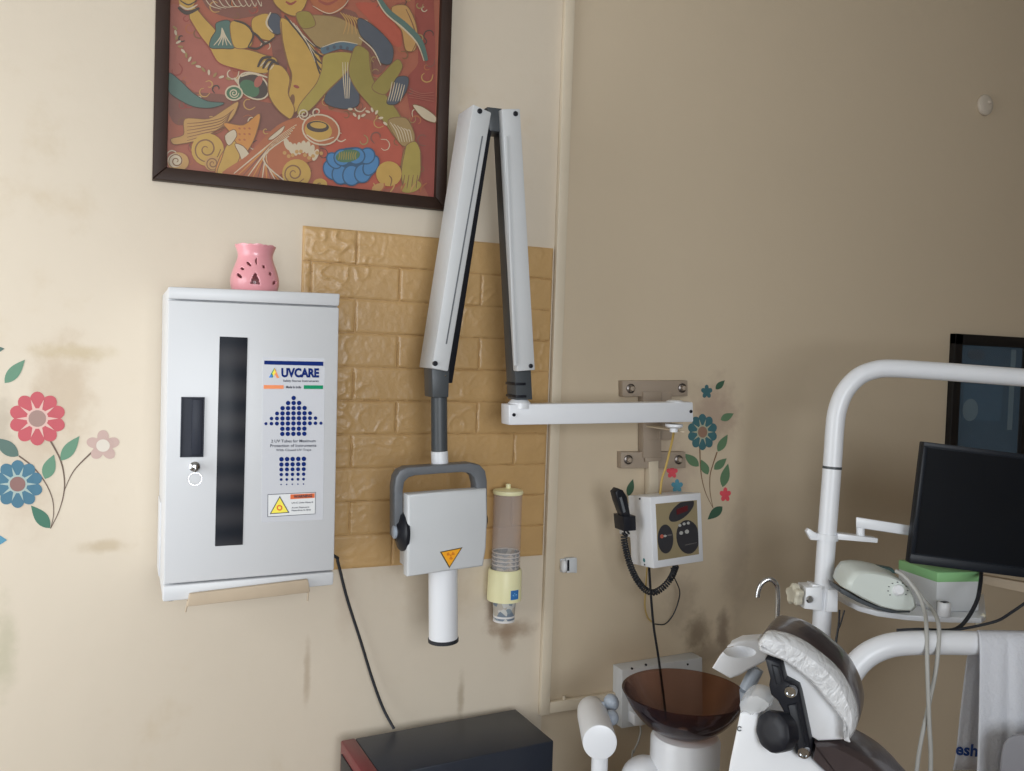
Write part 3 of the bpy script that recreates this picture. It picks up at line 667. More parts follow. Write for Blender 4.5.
b.build('handle', M['greydark'], door)['label'] = 'dark recessed pull handle'
b = MB(); c = cf(194.5, 466.5); b.lathe([(0.0095, -0.002), (0.0095, 0.005), (0.0075, 0.007), (0.0075, 0.013), (0.006, 0.014)], c, (0, -1, 0), 24)
lock = b.build('lock', M['chrome'], door)
b = MB(); b.box(c+V((-0.0015, -0.026, -0.008)), c+V((0.0015, -0.013, 0.006)), 0.0007); b.build('key', M['chrome'], lock)
c2 = cf(194.3, 477.5, 0.020); rr = 0.0115
lock2 = MB(); lock2.tube([c2+V((rr*math.cos(t), 0.001*math.sin(t), rr*math.sin(t))) for t in [2*math.pi*k/28 for k in range(28)]], 0.00045, 6, closed=True)
lock2.build('key_ring', M['chrome'], door)
# printed label on the door
inks = [mat('label_film', (0.59, 0.60, 0.64, 1), 0.35, var=0.02), mat('navy_ink', rgb(18, 40, 104, 0.85), 0.6, spec=0.08), mat('orange_ink', rgb(214, 132, 92, 0.72), 0.6, spec=0.08), mat('green_ink', rgb(24, 126, 88, 0.72), 0.6, spec=0.08),
        mat('black_ink', (0.06, 0.065, 0.09, 1), 0.6, spec=0.08), mat('yellow_ink', rgb(222, 204, 84, 0.72), 0.6, spec=0.08), mat('white_ink', (0.78, 0.79, 0.8, 1), 0.6, spec=0.08), mat('rust_ink', rgb(196, 100, 62, 0.72), 0.6, spec=0.08), mat('lightblue_ink', rgb(70, 120, 190, 0.72), 0.6, spec=0.08)]
L = MB(); cpoly(L, [(262.8, 356.5), (324.8, 358.5), (323, 519.5), (261.6, 522.5)], 0.0004, 0, 0.0006)
def ltext(body, x0, y0, x1, y1, mi, bold=0.0, o=0.0012, sl=0.0):
    text_on(L, body, cf(x0, y0, o), cf(x1, y0+sl, o), cf(x0, y1, o), mi, bold)
cpoly(L, [(264.2, 360.6), (323.3, 361.7), (323.2, 365.9), (264.2, 364.4)], 0.0010, 1)
cpoly(L, [(269, 377.4), (274.2, 368), (276.2, 370.2), (272.4, 377.6)], 0.0010, 3); cpoly(L, [(274.6, 368), (279.2, 378), (276.6, 378), (273.4, 371.4)], 0.0011, 2)
cpoly(L, [(272.2, 373.2), (274.4, 369.2), (275.8, 372.2), (273.2, 376.4)], 0.0012, 5); cpoly(L, [(268.8, 377.5), (270.8, 374), (272.6, 375.6), (271.4, 377.6)], 0.0012, 8)
ltext('UVCARE', 281.2, 367.8, 319, 377.4, 1, 0.05, sl=0.4); ltext('Safely Stores Instruments', 283, 379.6, 318.5, 382.4, 4, 0.02, sl=0.3)
cpoly(L, [(263.6, 385), (283.6, 385.2), (283.5, 388.8), (263.6, 388.8)], 0.0010, 2); cpoly(L, [(303.8, 385.2), (323, 385.4), (322.9, 389), (303.7, 388.9)], 0.0010, 3)
ltext('Made In India', 286, 385.7, 301, 388.3, 4, 0.03, sl=0.1)
def dot(x, y, r, o=0.0010):
    cpoly(L, [(x+r*math.cos(t), y+r*math.sin(t)) for t in [2*math.pi*k/14 for k in range(14)]], o, 1)
for i, (n, y) in enumerate(((1, 398), (3, 403), (5, 408.1), (7, 413.3), (9, 418.3), (11, 423.4), (5, 428.7), (5, 433.8))):
    for k in range(n):
        j = k-(n-1)/2; dot(293.6-i*0.05+j*5.5, y-0.05*j, 2.25*(1-0.30*max(0, abs(j)-2)/3))
for body, x0, x1, y in (('2 UV Tubes for Maximum', 271, 315.5, 439.6), ('Protection of Instruments', 270.2, 316.2, 444.2), ('With Closed UV Trays', 275.8, 311, 448.9)):
    ltext(body, x0, y, x1, y+2.9, 4, 0.012, sl=-0.3)
for i, y in enumerate((459, 464.3, 469.3, 474.3, 479.3, 484.2)):
    for k in range(5): dot(292.6-i*0.08+(k-2)*5.6, y-0.1*(k-2), (2.3, 2.2, 2.05, 1.75, 1.4, 0.7)[i])
cpoly(L, [(267.6, 494.3), (315.6, 492), (315.2, 514), (267.4, 517)], 0.0009, 4, 0.0004); cpoly(L, [(268.1, 494.8), (315.1, 492.5), (314.8, 513.5), (268, 516.4)], 0.0012, 6, 0.0004)
cpoly(L, [(279.6, 495.8), (289.2, 512.6), (269.6, 514)], 0.0015, 4, 0.0004); cpoly(L, [(279.6, 497.6), (287.8, 511.9), (271, 513.1)], 0.0018, 5, 0.0004)
cpoly(L, [(279.3+2.9*math.cos(t), 507.6+2.9*math.sin(t)) for t in [2*math.pi*k/14 for k in range(14)]], 0.0021, 7, 0.0004); cpoly(L, [(279.3+1.6*math.cos(t), 507.6+1.6*math.sin(t)) for t in [2*math.pi*k/12 for k in range(12)]], 0.0024, 5, 0.0004)
cpoly(L, [(290.3, 494.4), (314.6, 493.1), (314.5, 497.7), (290.2, 499.1)], 0.0015, 7, 0.0004); ltext('WARNING', 293.5, 495, 312, 498, 4, 0.04, 0.0019, -0.9)
ltext('UV-C Light Hazard', 291.5, 502, 312.8, 504.2, 4, 0.02, 0.0016, -1.0); ltext('Avoid Exposure', 291.5, 506.8, 309, 508.8, 4, 0.02, 0.0016, -0.8); ltext('Hazardous to Eyes', 291.5, 509.6, 310.6, 511.6, 4, 0.02, 0.0016, -0.9)
L.build('label', inks, door, sharp=30)
b = MB()
for x in (cx0+0.014, cx1-0.014):
    b2 = MB(); zz = at(172 if x < 0 else 326, 601.2 if x < 0 else 585.6, CF).z; b2.lathe([(0.008, 0), (0.009, 0.006), (0.009, 0.010)], (x, -CF+0.03, zz-0.006), (0, 0, 1), 16); b2.build('foot', M['greydark'], cab)
b = MB(); b.box((q4[0].x-0.0030, -0.115, cz0+0.012), (q4[0].x+0.012, -0.03, cz0+0.16), 0.0015)
b.build('hinge_plate', M['cab'], cab)
# wooden batten under the cabinet front, on two strips back to the wall
wb = thing('wooden_batten', (0.5*(cx0+cx1), 0, cz0-0.03), 'raw wooden batten fixed under the front of the white cabinet', 'batten')
b = MB(); b.hexa([at(187, 607, .262), at(310.3, 592.5, .262), at(308.2, 579.6, .262), at(189.5, 594.2, .262)]+[V((p.x, -.2515, p.z)) for p in (at(187, 607, .262), at(310.3, 592.5, .262), at(308.2, 579.6, .262), at(189.5, 594.2, .262))], 0.002)
b.build('batten', M['wood'], wb)
for px in (215, 285):
    x = at(px, 598, .26).x; z = at(px, 605-(px-187)*0.118, .26).z
    b = MB(); b.box((x-0.012, -0.2525, z-0.002), (x+0.012, -0.001, z+0.006), 0.001); b.box((x-0.012, -0.2525, z), (x+0.012, -0.2518, z+0.02)); b.build('bracket', M['wood'], wb)
for (x, y, dx) in ((188, 601, -2.5), (308.5, 590, -1)):
    p = at(x, y, .258); q = at(x+dx, y+11, .258); b = MB(); b.tube([p+V((0, .004, 0)), p, q], 0.0016, 8); b.build('nail', M['wood'], wb)

# ------------------------------------------------------------------ pink oil burner on the cabinet
bc = at(254.6, 288, 0.13); bc.z = cz1+0.0002
tdep = depth(bc); k_ = tdep/FPX
prof = [(18.2, 0), (20.5, 1), (22.4, 5), (23.5, 10.5), (23.3, 16), (21.8, 22), (19.6, 28), (17.9, 33), (17.0, 37), (17.2, 40.5), (18.6, 44.5), (19.6, 47), (19.7, 48.2)]
pr = [(p.x, p.y) for p in spline([(r*k_, h*k_*1.0, 0) for r, h in prof], 6)]
n = 140; vs = []; fs = []
for (r, h) in pr:
    for k in range(n):
        a = 2*math.pi*k/n
        vs.append(bc+V((r*math.cos(a), r*math.sin(a), h+(0.0012*math.cos(8*a) if h > pr[-1][1]*0.97 else 0))))
view_a = math.atan2(CAM.y-bc.y, CAM.x-bc.x)
holes = []                                             # angle (rad from the facing side), height, half width, half height, tilt
for (x, y, rx, ry, t) in ((-6.8, 28.5, 3.6, 1.25, -38), (-12.5, 23.5, 2.2, 1.0, -25), (-14, 16.5, 3.2, 1.5, -38), (1.3, 31.5, 1.1, 3.3, 0), (9, 26.5, 1.8, 1.6, 40), (14.5, 20, 1.6, 1.6, 40), (17.5, 11.5, 1.6, 2.4, -30)):
    holes.append((x, y, rx, ry, math.radians(t)))
def inhole(a, h):
    d_ = (a-view_a+math.pi) % (2*math.pi)-math.pi
    if abs(d_) > 1.5: return False
    x = math.sin(d_)*22; y = h/k_
    for (hx, hy, rx, ry, t) in holes:
        u, v = x-hx, y-hy; u2 = u*math.cos(t)+v*math.sin(t); v2 = -u*math.sin(t)+v*math.cos(t)
        if (u2/rx)**2+(v2/ry)**2 < 1: return True
    return 8.5 < y < 19.5 and abs(x-0.4) < 4.6*(1-(y-8.5)/11.5)**0.7
for i in range(len(pr)-1):
    for k in range(n):
        if not inhole(2*math.pi*(k+0.5)/n, (pr[i][1]+pr[i+1][1])/2): fs.append([i*n+k, i*n+(k+1) % n, (i+1)*n+(k+1) % n, (i+1)*n+k])
fs.append(list(range(n))[::-1])
m = MB(); m.add(vs, fs); ob = m.build('oil_burner', M['pink'], None, bc, sharp=80)
sm = ob.modifiers.new('wall', 'SOLIDIFY'); sm.thickness = 0.0032; sm.offset = -1
tag(ob, 'small pink ceramic oil burner with cut-out petals on the white cabinet', 'oil burner')

# cable from the cabinet down to the dark case
CB = at(515.7, 708.6, 0.03); ZB = CB.z
def cable(name, pts, r, m, label, cat, n=8):
    b = MB(); b.tube(spline(pts, 7), r, n); o = b.build(name, M[m], None, pts[0]); return tag(o, label, cat)
cable('power_cable', [V((cx1-0.02, -0.012, cz0+0.05)), at(334.5, 556, .014), at(338.2, 563, .014), at(347, 598, .014), at(361, 642, .016), at(372, 678, .02), at(383, 708, .03), V((at(394, 731, .05).x, -0.05, ZB+0.004))],
      0.0034, 'rubber', 'black cable hanging from the white cabinet to the dark case', 'cable')

# ------------------------------------------------------------------ x-ray unit on its folding arm
xr = thing('dental_x_ray_unit', at(655, 425), 'wall-mounted dental x-ray unit with a grey head on folding arms', 'x-ray machine')
wp = MB(); qp(wp, [(622.8, 396.6), (687.8, 396), (687.6, 380.6), (622.6, 380.9)], .022, 0.0, .001)
wp.build('mounting_plate', M['taupe'], xr)
wp = MB(); qp(wp, [(621.2, 468.4), (685.8, 468), (685.6, 452), (621.2, 452.2)], .022, 0.0, .001)
wp.build('mounting_plate', M['taupe'], xr)
wp = MB(); qp(wp, [(643.5, 458), (661.5, 458), (661.5, 392), (643.5, 392)], .030, .004, .0012); qp(wp, [(661.5, 440), (672, 440), (672, 392), (661.5, 392)], .024, .004, .001)
for pts in ([(650, 440.5), (660, 440.5), (660, 439.3), (650, 439.3)], [(658.9, 440), (660, 440), (660, 431), (658.9, 431)], [(645.5, 462), (662, 460.6), (662, 457.4), (645.5, 458)]): qp(wp, pts, .0325, .028, .0004)
wp.build('upright_bracket', M['taupe'], xr)
wp = MB(); p1, p2 = at(646, 426.3, .03), at(676, 427.5, .10)
pv = at(674.5, 413, .168); pv.y = -.168
wp.hexa([V((p1.x, -.024, p1.z-.002)), V((pv.x+.016, -.19, p1.z-.002)), V((pv.x+.016, -.19, p1.z+.002)), V((p1.x, -.024, p1.z+.002)), V((p1.x+.05, -.02, p1.z-.002)), V((pv.x+.018, -.14, p1.z-.002)), V((pv.x+.018, -.14, p1.z+.002)), V((p1.x+.05, -.02, p1.z+.002))], .0008)
wp.build('pivot_shelf', M['trim'], xr)
wp = MB(); qp(wp, [(649.5, 500), (658.5, 500), (658.5, 458), (649.5, 458)], .026, .004, .001)
wp.build('cable_channel', M['trim'], xr)
for (x, y) in ((630.5, 388.5), (682, 388), (628, 459.6), (678.4, 459.6)):
    c = at(x, y, .022); b = MB(); b.lathe([(0.0125, -.001), (0.0125, .003), (0.0085, .005), (0.0085, .003)], c, (0, -1, 0), 20, mi=0, capb=False); b.lathe([(0.0062, -.001), (0.0062, .012), (0.0045, .013)], c, (0, -1, 0), 12, mi=1)
    b.build('bolt', [M['darkmetal'], M['taupe']], xr)
b = MB(); qp(b, [(509, 425.2), (693.6, 422), (693.2, 402), (508.8, 404.4)], .19, .145, .003)
ha = b.build('horizontal_arm', M['white'], xr)
screw(ha, 513.8, 414.8, .19); screw(ha, 690.7, 411.4, .19)
za_ = at(674.5, 424, .168).z; zb_ = at(674.5, 402.5, .168).z
b = MB(); b.lathe([(0.022, 0), (0.022, .006), (0.016, .010)], (pv.x, pv.y, za_), (0, 0, -1), 28); b.cyl((pv.x, pv.y, p1.z-.002), (pv.x, pv.y, za_), .010)
b.build('pivot_disc', M['white'], xr)
b = MB(); b.lathe([(0.022, -.003), (0.022, .003), (0.016, .006)], (pv.x, pv.y, zb_), (0, 0, 1), 28); b.build('pivot_cap', M['white'], xr)
# lower folding arm
c = at(519.5, 403, .168); b = MB(); b.lathe([(0.026, -.008), (0.026, .004), (0.020, .010), (0.014, .014)], (c.x, -.168, at(519.5, 404.5, .168).z), (0, 0, 1), 28); b.build('pivot_disc', M['white'], xr)
b = MB(); qp(b, [(516.6, 400), (532.6, 399.6), (518.5, 112), (501.6, 112)], .19, .138, .002); core = b.build('lower_arm_core', M['steel'], xr)
for y in (384, 396.5):
    f_ = (y-112)/(400-112); xl = 501.6+15*f_; b = MB(); qp(b, [(xl-.6, y+1.3), (xl+10, y+1.3), (xl+10, y-1.3), (xl-.6, y-1.3)], .1912, .1365, .0004); b.build('collar_ring', M['black'], core)
b = MB(); qp(b, [(517.4, 371.4), (535.2, 370), (520.2, 108.6), (501.8, 108.7)], .210, .186, .0025)
qp(b, [(514.4, 366), (517.6, 366), (507.8, 136), (505.4, 136)], .2135, .208, .001)
ca = b.build('lower_arm_cover', M['armwhite'], xr); screw(ca, 515.4, 113.8, .21, .0055); screw(ca, 530.6, 366, .21, .005)
b = MB(); qp(b, [(489.6, 131), (503.5, 132), (502.8, 108.4), (487, 106.5)], .193, .14, .003); b.build('elbow_joint', M['steel'], xr)
# upper folding arm
b = MB(); qp(b, [(440, 384), (452.6, 383), (493.8, 118), (481, 116)], .192, .14, .002); b.build('upper_arm_core', M['black'], xr)
b = MB(); qp(b, [(432, 368.4), (448.3, 371.6), (491.6, 112.4), (473.2, 103.8)], .212, .122, .003)
ca = b.build('upper_arm_cover', M['armwhite'], xr); screw(ca, 479.6, 111.2, .212, .0055); screw(ca, 435, 363.5, .212, .0055)
b = MB(); qp(b, [(445.6, 344), (447, 344), (483.2, 136), (481.8, 136)], .2126, .209); b.build('cover_seam', M['yoke'], ca)
b = MB(); qp(b, [(432.6, 397.6), (448.8, 397.6), (449.8, 366), (431.8, 366)], .198, .142, .003); kn = b.build('knuckle_joint', M['steel'], xr)
screw(kn, 444.8, 375.6, .198, .0022, 'chrome')
b = MB(); t0, t1, t2 = at(439, 396, .17), at(439.4, 451, .17), at(439.8, 466, .17)
for q in (t0, t1, t2): q.y = -.17
b.cyl(t0, t1, .0178, 28); b.build('neck_tube', M['steel'], xr)
b = MB(); b.cyl(t1, t2, .0188, 28, bev=.001); b.build('neck_collar', M['white'], xr)
# yoke, head and cone
yo = [(394.5, 538), (394.4, 488), (396, 477.5), (400, 470.8), (407, 467.6), (440, 465.4), (471, 463.2), (480, 465), (485.5, 471), (487.3, 481), (487.6, 528)]
yi = [(476.5, 528), (476.3, 485), (474.5, 477.4), (470, 473.4), (462, 472.2), (440, 473.6), (415, 475.6), (409, 477.6), (404.6, 482), (403.2, 490), (403.2, 538)]
b = MB(); pg(b, yo+yi, .206, .168, .003); b.build('yoke', M['yoke'], xr)
hp = [(407.7, 577.2), (445, 571.8), (483.4, 566.6), (486.4, 548), (487.6, 520), (487, 488.8), (448, 491.4), (407.7, 494.8)]
b = MB(); b.prism([at(x, y, .236-.018*(x-407)/80) for x, y in hp], (0, .034, 0), .0055, 3)
hb = [(409.5, 570), (476, 561), (479, 520), (479, 494), (409.5, 499)]
b.prism([at(x, y, .206) for x, y in hb], (0, .08, 0), .010, 3)
hd = b.build('tube_head', M['oldwhite'], xr)
tp = [(439.8, 551.8), (462.4, 547.2), (449.2, 568.2)]
def hf(x, y, o): p = at(x, y, .236-.018*(x-407)/80); return V((p.x, p.y-o, p.z))
b = MB(); b.prism([hf(x, y, .0008) for x, y in tp], (0, .0006, 0), mi=0); g_ = (450.5, 555.6)
b.prism([hf(g_[0]+(x-g_[0])*.84, g_[1]+(y-g_[1])*.84, .0013) for x, y in tp], (0, .0006, 0), mi=1)
cc = g_
for k in range(3):
    a = math.pi/2+2*math.pi*k/3-0.1
    b.prism([hf(cc[0]+r*math.cos(a+s), cc[1]-0.4+r*math.sin(a+s), .0017) for r, s in ((1.3, -.4), (4.0, -.5), (4.4, 0), (4.0, .5), (1.3, .4))], (0, .0005, 0), mi=2)
b.prism([hf(cc[0]+.9*math.cos(t), cc[1]-.4+.9*math.sin(t), .0017) for t in [2*math.pi*k/10 for k in range(10)]], (0, .0005, 0), mi=2)
b.build('warning_sign', [mat('warning_edge', (0.10, 0.07, 0.02, 1), .5), mat('warning_orange', rgb(222, 152, 30, .75), .5), mat('warning_mark', rgb(190, 112, 26, .75), .5)], hd, sharp=30)['label'] = 'orange warning triangle'
kc = at(404.6, 531.5, .200); kc.y = -.200
b = MB(); b.lathe([(.030, -.004), (.040, .000), (.041, .007), (.037, .012), (.022, .016), (.018, .020)], kc, (-1, 0, 0), 36); kb = b.build('side_knob', M['black'], xr)
b = MB(); b.lathe([(.014, .018), (.014, .024), (.011, .026)], kc, (-1, 0, 0), 24); b.build('knob_cap', M['bluegrey'], kb)
kc2 = at(480.5, 519.5, .185); b = MB(); b.lathe([(.018, -.010), (.018, .003), (.015, .0115)], kc2, (1, 0, 0), 32); b.build('side_knob', M['black'], xr)
ca_, cb_ = at(443, 566, .185), at(443.3, 637.5, .185); ca_.y = cb_.y = -.185; cb_.x = at(443.3, 637.5, .185).x
b = MB(); b.cyl(ca_, cb_, .0318, 36); cn = b.build('cone', M['white'], xr)
b = MB(); b.lathe([(.0318, 0), (.0335, .001), (.0335, .008), (.030, .009)], cb_, cb_-ca_, 36); b.build('rubber_rim', M['rubber'], cn)
b = MB(); q0 = at(674, 430.5, .15); b.lathe([(.008, 0), (.008, .010), (.005, .012)], V((pv.x, -.168, za_-.008)), (0, 0, -1), 16); b.build('cable_gland', M['ivory'], xr)

# ------------------------------------------------------------------ x-ray control box with its hand switch
bx = thing('control_box', at(668, 530), 'tilted white x-ray control box with grey oval panels', 'control box')
FT, FR_, BR_, BL_ = at(650.3, 497.2, .20), at(700.8, 492.7, .165), at(703.5, 561.3, .168), at(653.6, 568.6, .203)
back = at(628, 495.4, .095)-FT
b = MB(); b.hexa([BL_, BR_, FR_, FT]+[p+back for p in (BL_, BR_, FR_, FT)], .0022)
b.box((FT.x+.04, -.10, FT.z-.13), (FT.x+.09, 0, FT.z-.05), .001)
b.build('housing', M['white'], bx)
nrm = (BR_-BL_).cross(FT-BL_).normalized()
if nrm.y > 0: nrm = -nrm
def bf(u, v, o=0.0): return BL_+(BR_-BL_)*u+(FT-BL_)*v+(FR_-BR_-FT+BL_)*u*v+nrm*o
ux = lambda x, y: ((x-652)/50.5, 1-(y-495+0.1*(x-650))/70.0)
b = MB(); b.prism([bf(u, v, .0012) for u, v in ((.09, .105), (.905, .115), (.905, .90), (.09, .90))], nrm*-.001, mi=0)
def bell(u, v, ru, rv, rot, mi, o, clip=True):
    a = math.radians(rot); P = []
    for k in range(26):
        t = 2*math.pi*k/26; x, y = ru*math.cos(t), rv*math.sin(t)
        P.append((u+x*math.cos(a)-y*math.sin(a), v+(x*math.sin(a)+y*math.cos(a))))
    if clip: P = [(min(.90, max(.095, p)), min(.895, max(.12, q))) for p, q in P]
    b.prism([bf(p, q, o) for p, q in P], nrm*-.0008, mi=mi)
bell(.585, .775, .275, .112, 24, 1, .0022); bell(.245, .395, .150, .205, 0, 1, .0022); bell(.69, .385, .225, .250, 28, 1, .0022)
b.prism([bf(u, v, .0034) for u, v in ((.48, .72), (.70, .76), (.70, .84), (.48, .80))], nrm*-.0008, mi=2)
for (u, v, r) in ((.53, .565, .028), (.615, .58, .028), (.70, .585, .028), (.55, .455, .036), (.665, .465, .040)): bell(u, v, r, r*.72, 0, 3, .0034, False)
bell(.17, .44, .032, .028, 0, 4, .0034, False); bell(.23, .44, .03, .016, 0, 3, .0034, False); bell(.32, .445, .05, .01, 0, 5, .0034, False)
b.prism([bf(u, v, .0034) for u, v in ((.62, .27), (.86, .285), (.86, .295), (.62, .28))], nrm*-.0006, mi=5)
b.build('control_panel', [M['khaki'], mat('oval_grey', (.035, .035, .042, 1), .4), mat('red_display', (.11, .012, .018, 1), .3), mat('panel_buttons', (.45, .45, .43, 1), .5), mat('panel_red', (.5, .12, .08, 1), .5), mat('panel_grey', (.14, .13, .13, 1), .5)], bx, sharp=30)
e1, e2 = BL_, BL_+back
b = MB(); q = BL_*.60+FT*0.0+(BL_+back)*.40+V((0, 0, .016)); sn = (FT-BL_).cross(back).normalized(); sn = sn if sn.x < 0 else -sn
b.lathe([(.005, -.001), (.005, .002)], q, sn, 14); b.build('indicator', mat('teal_dot', (.05, .22, .24, 1), .4), bx)
b = MB(); b.lathe([(.0022, -.001), (.0022, .0016)], BL_*.62+(BL_+back)*.38+V((0, 0, .005)), sn, 10); b.build('screw', M['black'], bx)
b = MB(); b.lathe([(.0022, -.001), (.0022, .0016)], FT*.55+(FT+back)*.45+V((0, 0, -.006)), sn, 10); b.build('screw', M['black'], bx)
hs = thing('hand_switch', at(626, 512, .135), 'black hand switch with coiled cord hooked on the tilted control box', 'hand switch')
SD = .17
b = MB(); b.prism([at(x, y, SD) for x, y in ((615.4, 492.5), (619, 488.5), (623.5, 490.4), (627.6, 497), (630.4, 513), (631.2, 518), (625, 519), (621.4, 512), (617.6, 501))], (0, .028, 0), .004, 3)
b.build('grip', M['black'], hs)
b = MB(); b.prism([at(x, y, SD+.004) for x, y in ((623.6, 516.6), (636, 516), (636.6, 530.6), (625, 531.6))], (0, .05, 0), .003, 2)
b.build('holder_clip', M['black'], hs)
b = MB(); b.prism([at(x, y, SD+.003) for x, y in ((620, 498), (622, 497), (626, 512), (624, 513))], (0, .004, 0), .001, 2); b.build('push_button', M['yoke'], hs)
cp = spline([at(628, 531, .155), at(624, 537, .155), at(626.5, 552, .152), at(630.5, 566, .150), at(636.5, 579, .150), at(645, 589.5, .150), at(654, 592.5, .150), at(664, 586.5, .150), at(671.5, 577, .145), at(676, 566, .12)], 14)
L_ = [0]
for a, c in zip(cp[:-1], cp[1:]): L_.append(L_[-1]+(c-a).length)
turns = 46; N = turns*12; co = []
import bisect
for i in range(N+1):
    s = L_[-1]*i/N; j = min(len(cp)-2, max(0, bisect.bisect(L_, s)-1)); t = (s-L_[j])/max(1e-9, L_[j+1]-L_[j]); p = cp[j].lerp(cp[j+1], t)
    tg = (cp[j+1]-cp[j]).normalized(); n1 = V((0, 1, 0)); n1 = (n1-tg*n1.dot(tg)).normalized(); n2 = tg.cross(n1); a = 2*math.pi*turns*i/N
    co.append(p+(n1*math.cos(a)+n2*math.sin(a))*.0066)
b = MB(); b.tube(co, .0021, 6); b.build('coiled_cord', M['rubber'], hs)
tag(cable('yellow_wire', [V((pv.x, -.168, za_-.018)), at(673, 437, .15), at(670, 450, .13), at(665.5, 468, .12), at(661.8, 480, .115), at(659.5, 500, .12)], .0028, 'yellowwire', 'thin yellow cable from the horizontal arm pivot to the control box', 'cable'),
    'thin yellow cable from the horizontal arm pivot to the control box', 'cable')
cable('black_wire', [at(649, 566, .11), at(650.5, 590, .10), at(653.5, 625, .09), at(658.5, 658, .085), at(664, 700, .075), at(667, 730, .07)], .0033, 'rubber', 'straight black cable dropping from the control box behind the bowl', 'cable')
cable('looped_wire', [at(671, 568, .11), at(674.5, 578, .06), at(679.5, 590, .03), at(678.5, 601, .02), at(673, 615, .014), at(665, 624, .008), at(655, 624, .005)], .0017, 'rubber', 'thin dark wire looping from under the control box to the wall', 'cable')
cable('pale_wire', [at(647, 568, .12), at(645.6, 590, .055), at(645, 606, .03), at(647.5, 617, .012), at(652, 622, .006)], .0019, 'yellowwire', 'thin tan wire curling behind the straight black cable', 'cable')

# ------------------------------------------------------------------ paper cup dispenser
DD = .05
def dz(x, y): p = at(x, y, DD); return V((p.x, -DD, p.z))
ax = dz(506.4, 540); AX = ax.x; dk = depth(ax)/FPX
cu = thing('cup_dispenser', V((AX, 0, ax.z)), 'clear paper cup dispenser tube with a pale yellow base', 'cup dispenser')
zl, zt_, zb0, zb1 = dz(508, 490.5).z, dz(508, 487).z, dz(505, 599).z, dz(505, 568).z
R_t = 14.6*dk
b = MB(); b.lathe([(R_t, 0), (R_t, zl-zb1+.012)], (AX, -DD, zb1-.010), (0, 0, 1), 40, capa=False, capb=False); b.lathe([(R_t-.0015, zl-zb1+.012), (R_t-.0015, 0)], (AX, -DD, zb1-.010), (0, 0, 1), 40, capa=False, capb=False)
b.build('tube', M['clear'], cu, recalc=False)
b = MB(); b.lathe([(R_t+.0008, -.008), (R_t+.002, -.004), (R_t+.001, .001), (.022, .004), (.006, .006), (.006, .015), (.004, .0165)], (AX, -DD, zl), (0, 0, 1), 40); b.build('lid', M['cream'], cu)
R_b = 17.2*dk
b = MB()
b.lathe([(R_t+.001, 0), (R_b, 0), (R_b, .012), (R_b-.001, zb1-zb0-.006), (R_b-.004, zb1-zb0), (R_t+.001, zb1-zb0), (R_t+.001, 0)], (AX-.001, -DD, zb0), (0, 0, 1), 44, capa=False, capb=False)
b.box((AX-.02, -.018, zb0+.005), (AX+.02, 0, zb1-.004), .002); b.build('base', M['cream'], cu)
lp = at(511.6, 595.6, DD+R_b*.93); b = MB()
def lc(dx, dzv, o): 
    X = AX+0.0085+dx; y = -DD-math.sqrt(max(1e-8, R_b**2-(X-AX+.001)**2))-o; return V((X, y, at(511, 595, DD+R_b*.9).z+dzv))
s_ = .0112
for c_, h_, mi, o in ((s_, s_, 0, .0006),):
    nn = 8; vs = []; fs = []
    for j in range(2):
        for i in range(nn+1): vs.append(lc(-c_+2*c_*i/nn, (-h_ if j == 0 else h_), o))
    fs = [[i, i+1, nn+2+i, nn+1+i] for i in range(nn)]; b.add(vs, fs, 0)
for k in range(5):
    a = 2*math.pi*k/5+.4; b.add([lc(.0055*math.cos(a+t), .0055*math.sin(a+t)*r, .0010) for t, r in ((-.25, .5), (0, 1), (.25, .5))], [[0, 1, 2]], 1)
b.add([lc(-.006, -.001, .001), lc(.006, -.001, .001), lc(.006, .001, .001), lc(-.006, .001, .001)], [[0, 1, 2, 3]], 1)
b.build('logo', [mat('logo_blue', rgb(40, 92, 148, .55), .45), mat('logo_pale', rgb(120, 170, 200, .6), .45)], cu, recalc=False)['label'] = 'small blue square logo'
def cupmat():
    m_ = bpy.data.materials.new('printed_paper_cup'); m_.use_nodes = True; nt = m_.node_tree; bb = nt.nodes['Principled BSDF']; bb.inputs['Roughness'].default_value = .6
    tc = nt.nodes.new('ShaderNodeTexCoord'); vo = nt.nodes.new('ShaderNodeTexVoronoi'); vo.inputs['Scale'].default_value = 75
    nt.links.new(tc.outputs['Object'], vo.inputs['Vector']); cr = nt.nodes.new('ShaderNodeValToRGB'); e = cr.color_ramp.elements
    cr.color_ramp.interpolation = 'CONSTANT'; e[0].position = 0; e[0].color = (.62, .62, .60, 1); e[1].position = .30; e[1].color = (.20, .25, .31, 1)
    for ps, cl in ((.52, (.50, .46, .40, 1)), (.64, (.27, .33, .38, 1)), (.8, (.62, .62, .60, 1))):
        q = e.new(ps); q.color = cl
    nt.links.new(vo.outputs['Color'], cr.inputs[0]); nt.links.new(cr.outputs[0], bb.inputs['Base Color']); return m_
M['cup'] = cupmat(); M['paper'] = mat('white_paper', (.78, .76, .76, 1), .6)
cz = dz(505, 623).z; CH = zb1+.004-cz
rim_z = [dz(507, y).z for y in (563.4, 559.2, 555.2, 551.2)]
ctop, cbot = 13.6*dk, 10.6*dk
